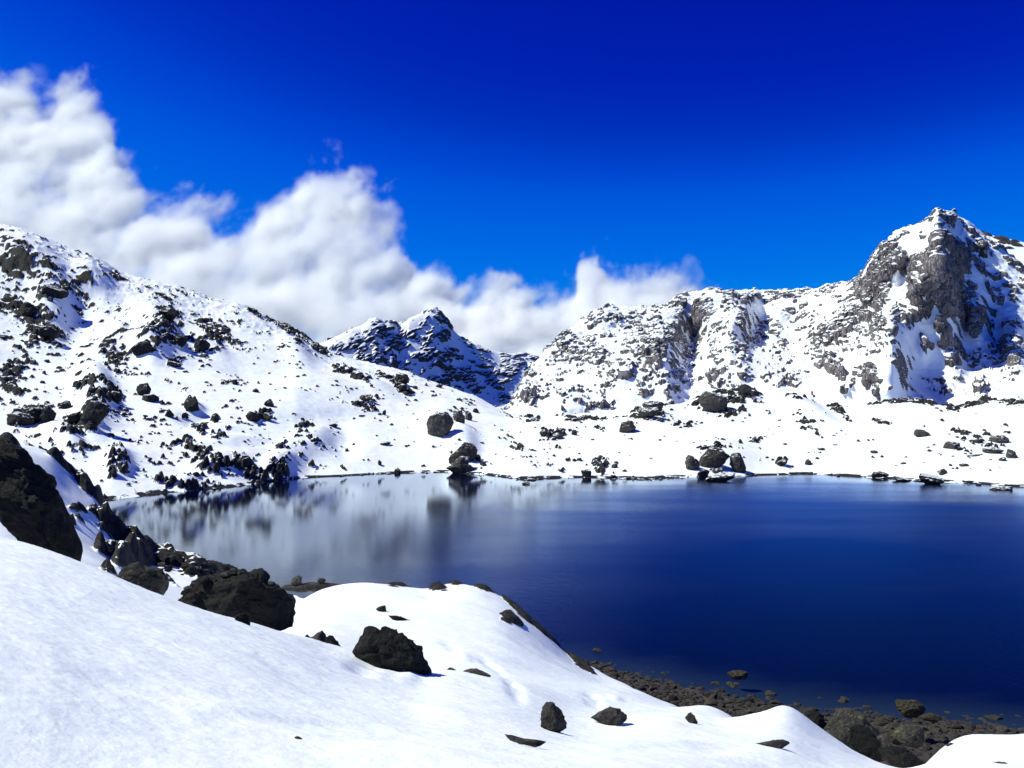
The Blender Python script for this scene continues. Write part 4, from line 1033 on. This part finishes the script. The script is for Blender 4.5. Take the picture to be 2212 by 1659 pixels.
# stony spit below the knoll
for i in range(56):
    x = rnd.uniform(315, 610); y = 1207 + (x - 330) * .17 + rnd.uniform(-4, 26)
    p = knoll.hit(x, y)
    if math.hypot(p.x, p.y) < 50: continue
    m = S / F * math.hypot(p.x, p.y) * rnd.uniform(7, 24)
    stone('stone', p + Vector((0, 0, m * .1)), m * .6, m * .5, m * rnd.uniform(.2, .42), rnd.choice([MAT_DARK, MAT_DARK, MAT_GREY]), 'dark angular stone heaped on the spit behind the largest boulder', 'stone', 'stones on the spit')
for i in range(26):
    x = rnd.uniform(380, 560); y = 1238 + rnd.uniform(-8, 8) + abs(x - 470) * .05
    p = point(x, y, 30 + rnd.uniform(0, 4)); m = S / F * 30 * rnd.uniform(8, 24)
    if 395 < x < 545:
        p = point(x, np.interp(x, [386, 410, 463, 505, 535, 556], [1296, 1262, 1243, 1234, 1241, 1258]) + 3, 26)
        m = S / F * 26 * rnd.uniform(8, 22)
        stone('stone', p, m * .6, m * .5, m * .28, rnd.choice([MAT_DARK, MAT_GREY]), 'loose flat stone lying on the largest dark boulder', 'stone', 'stones on the largest boulder')

# beach stones
cnt = 0
for i in range(1500):
    if cnt >= 165: break
    x = rnd.uniform(1255, 2230)
    yw = np.interp(x, [p[0] for p in water_line], [p[1] for p in water_line])
    az = float(ray(x, yw)[0]); rw_ = float(np.interp(az, wa, wr))
    r = rw_ + rnd.uniform(-9, 4.5)
    j = int(np.clip((az - beach.az[0]) / (beach.az[1] - beach.az[0]), 0, beach.nx - 1))
    z = float(np.interp(r, beach.R[:, j], beach.Z[:, j]))
    jf = int(np.clip((az - field.az[0]) / (field.az[1] - field.az[0]), 0, field.nx - 1))
    te = (z - H) / r
    colf = (field.Z[:, jf] - H) / field.R[:, jf]
    if (colf[field.R[:, jf] < r] > te).any(): continue
    if z < -.35: continue
    size = .16 + .55 * rnd.random() ** 3
    wet = r > rw_ - .6
    stone('stone', Vector((r * math.sin(az), r * math.cos(az), max(z, -.1) + size * .12)), size * .65, size * .5, size * rnd.uniform(.25, .45), MAT_WET if wet else rnd.choice([MAT_PEBBLE, MAT_PEBBLE, MAT_GREY, MAT_DARK]),
          'wet stone in the shallows off the near beach' if wet else 'dry brown stone lying on the near beach', 'stone', 'stones in the shallows' if wet else 'stones on the near beach')
    cnt += 1

# finer shingle: thousands of pieces in one object
vs, fs, base = [], [], 0
pv, pf = facet_rock(900, 2, 9, .05)
sel = np.random.default_rng(3)
for i in range(3400):
    az = sel.uniform(wa[1], wa[-2]); rw_ = float(np.interp(az, wa, wr)); r = rw_ + sel.uniform(-9, 2.6)
    j = int(np.clip((az - beach.az[0]) / (beach.az[1] - beach.az[0]), 0, beach.nx - 1))
    z = float(np.interp(r, beach.R[:, j], beach.Z[:, j]))
    sz = sel.uniform(.05, .15) + .22 * sel.random() ** 8
    a = sel.uniform(0, 6.28); c, s_ = math.cos(a), math.sin(a)
    q = pv * np.array([sz, sz * .7, sz * .45])
    q = np.stack([q[:, 0] * c - q[:, 1] * s_, q[:, 0] * s_ + q[:, 1] * c, q[:, 2]], -1) + np.array([r * math.sin(az), r * math.cos(az), z + sz * .15])
    vs.append(q); fs.append(pf + base); base += len(q)
gr = bpy.data.objects.new('gravel', to_mesh('gravel', np.concatenate(vs), np.concatenate(fs), MAT_PEBBLE, False)); COL.objects.link(gr)
tag(gr, 'loose brown gravel covering the near beach', 'gravel', None, 'stuff')


# ------------------------------------------------------------------ clouds: real volumes far behind the mountains
def cloud(top, Y0, T, A, wd, seed, vox, dens, zmin, label, ero=.62, lean=.9, fade=60, ksize=1.0):
    pts = []
    for x, y in top:
        az, te = ray(x, y)
        k = Y0 / math.cos(az)
        pts.append((Y0 * math.tan(az), H + k * float(te)))
    x0, x1 = pts[0][0], pts[-1][0]
    zmax = max(p[1] for p in pts) + A
    ng = bpy.data.node_groups.new('cloud', 'GeometryNodeTree')
    ng.interface.new_socket('Geometry', in_out='OUTPUT', socket_type='NodeSocketGeometry')
    N = ng.nodes.new; L = ng.links.new

    def m(op, a, b=None, c=None, clamp=False):
        nd = N('ShaderNodeMath'); nd.operation = op; nd.use_clamp = clamp
        for i, v in enumerate((a, b, c)):
            if v is None: continue
            if isinstance(v, (int, float)): nd.inputs[i].default_value = v
            else: L(v, nd.inputs[i])
        return nd.outputs[0]

    def noise(vec, size, detail, rough, off):
        nd = N('ShaderNodeTexNoise'); nd.inputs['Scale'].default_value = 1 / (size * ksize); nd.inputs['Detail'].default_value = detail; nd.inputs['Roughness'].default_value = rough
        ad = N('ShaderNodeVectorMath'); ad.operation = 'ADD'; ad.inputs[1].default_value = [k * 400 for k in off]
        L(vec, ad.inputs[0]); L(ad.outputs[0], nd.inputs['Vector'])
        return nd

    pos = N('GeometryNodeInputPosition').outputs[0]
    n1 = noise(pos, 420, 2, .55, (seed * 91, 5, 7))
    wv = N('ShaderNodeVectorMath'); wv.operation = 'MULTIPLY_ADD'; L(n1.outputs['Color'], wv.inputs[0])
    wv.inputs[1].default_value = (1.8 * A, 1.8 * A, A); wv.inputs[2].default_value = (-.9 * A, -.9 * A, -.5 * A)
    wp = N('ShaderNodeVectorMath'); wp.operation = 'ADD'; L(pos, wp.inputs[0]); L(wv.outputs[0], wp.inputs[1])
    vr = N('ShaderNodeVectorRotate'); vr.rotation_type = 'Y_AXIS'; vr.inputs['Angle'].default_value = RAD(-35); L(wp.outputs[0], vr.inputs['Vector'])
    sc_ = N('ShaderNodeVectorMath'); sc_.operation = 'MULTIPLY'; sc_.inputs[1].default_value = (1, 1, .7); L(vr.outputs[0], sc_.inputs[0])
    n2 = noise(sc_.outputs[0], 230, 4, .58, (seed * 17, 3, 1)).outputs['Fac']
    n3 = noise(sc_.outputs[0], 170, 5, .70, (seed * 23, 9, 1)).outputs['Fac']
    sx = N('ShaderNodeSeparateXYZ'); L(pos, sx.inputs[0])
    ky = m('DIVIDE', Y0, sx.outputs[1])
    x = m('DIVIDE', m('SUBTRACT', m('MULTIPLY', sx.outputs[0], ky), x0), x1 - x0)
    fc = N('ShaderNodeFloatCurve')
    set_curve(fc.mapping.curves[0], [((px - x0) / (x1 - x0), (pz - zmin) / (zmax - zmin)) for px, pz in pts], 'AUTO')
    fc.mapping.update(); L(x, fc.inputs['Value'])
    top_z = m('MULTIPLY_ADD', fc.outputs[0], zmax - zmin, zmin)
    d = m('SUBTRACT', top_z, m('MULTIPLY', sx.outputs[2], ky))
    nn = m('MULTIPLY_ADD', n2, 2 * A, -A)
    f1 = m('DIVIDE', m('ADD', d, nn), wd, None, True)
    dy = m('ABSOLUTE', m('SUBTRACT', sx.outputs[1], m('MULTIPLY_ADD', sx.outputs[2], lean, Y0 - zmin * lean)))
    f2 = m('DIVIDE', m('ADD', m('SUBTRACT', T, dy), nn), wd, None, True)
    ex = m('MULTIPLY', m('SUBTRACT', .5, m('ABSOLUTE', m('SUBTRACT', x, .5))), x1 - x0)
    f3 = m('DIVIDE', m('ADD', ex, m('MULTIPLY', nn, .6)), wd, None, True)
    fb = m('DIVIDE', m('SUBTRACT', sx.outputs[2], zmin), fade, None, True)
    sh_ = m('MULTIPLY', m('MULTIPLY', f1, f2), m('MULTIPLY', f3, fb))
    er = m('MULTIPLY', m('SUBTRACT', 1.0, m('MULTIPLY_ADD', n3, 2.6, -.8, True)), ero)
    den = m('DIVIDE', m('SUBTRACT', sh_, er), m('SUBTRACT', 1.0, er), None, True)
    den = m('MULTIPLY', m('POWER', den, 1.35), m('MULTIPLY_ADD', n2, 1.8, -.1, True))
    vc = N('GeometryNodeVolumeCube'); L(den, vc.inputs['Density'])
    E = 1 + (T + A + lean * (zmax - zmin)) / Y0
    X0, X1, Z1 = min(x0, x0 * E), max(x1, x1 * E), zmax * (1 + .9 * (E - 1))
    vc.inputs['Min'].default_value = (X0, Y0 - T - A, zmin)
    vc.inputs['Max'].default_value = (X1, Y0 + T + A + lean * (zmax - zmin), Z1)
    for key, v in zip(('Resolution X', 'Resolution Y', 'Resolution Z'), ((X1 - X0) / vox, (2 * (T + A) + lean * (zmax - zmin)) / vox, (Z1 - zmin) / vox)):
        vc.inputs[key].default_value = max(4, int(v))
    b = NB('cloud')
    pv_ = b.n('ShaderNodeVolumePrincipled'); pv_.inputs['Density'].default_value = dens; pv_.inputs['Color'].default_value = (1, 1, 1, 1); pv_.inputs['Anisotropy'].default_value = .1
    b.l(pv_.outputs[0], b.out.inputs['Volume'])
    b.m.cycles.volume_step_rate = 4
    sm = N('GeometryNodeSetMaterial'); sm.inputs['Material'].default_value = b.m
    L(vc.outputs[0], sm.inputs[0]); L(sm.outputs[0], N('NodeGroupOutput').inputs[0])
    vol = bpy.data.volumes.new('cloud'); vol.materials.append(b.m)
    o = bpy.data.objects.new('cloud', vol); COL.objects.link(o)
    o.modifiers.new('shape', 'NODES').node_group = ng
    return tag(o, label, 'cloud')


def lift(pts, up):
    return [(x, y - up) for x, y in pts]


cloud(lift([(-330, 20), (-150, 55), (0, 130), (50, 155), (100, 200), (160, 160), (200, 190), (240, 262), (258, 325), (300, 380), (340, 425), (420, 412), (480, 455), (540, 474), (570, 440), (630, 412), (655, 375), (700, 360), (750, 375), (805, 408), (855, 450), (880, 500), (905, 590), (935, 630), (985, 650)], 62),
      3000, 200, 115, 240, 1, 8.5, .050, 60, 'tall bank of white cloud billowing up behind the steep slope', ero=.76)
cloud(lift([(760, 740), (840, 640), (915, 580), (960, 596), (1000, 632), (1030, 628), (1060, 600), (1110, 600), (1150, 640), (1200, 628), (1240, 612), (1258, 552), (1300, 560), (1350, 582), (1420, 582), (1500, 600), (1600, 640)], 52),
      4600, 260, 130, 280, 2, 11, .045, 80, 'low white cloud with ragged tops behind the pointed peak', ero=.70)
cloud([(-140, 110), (-60, 85), (0, 88), (50, 112), (95, 128), (130, 150), (170, 185)], 3300, 40, 70, 80, 3, 8, .006, 1150, 'thin torn wisp above the tall bank of cloud', ero=.8, lean=.2, fade=90, ksize=.6)
cloud([(1450, 600), (1468, 560), (1490, 538), (1512, 556), (1540, 600)], 4200, 50, 30, 60, 4, 6, .010, 540, 'small wisp of cloud over the craggy ridge', ero=.55, lean=.2, fade=40, ksize=.45)
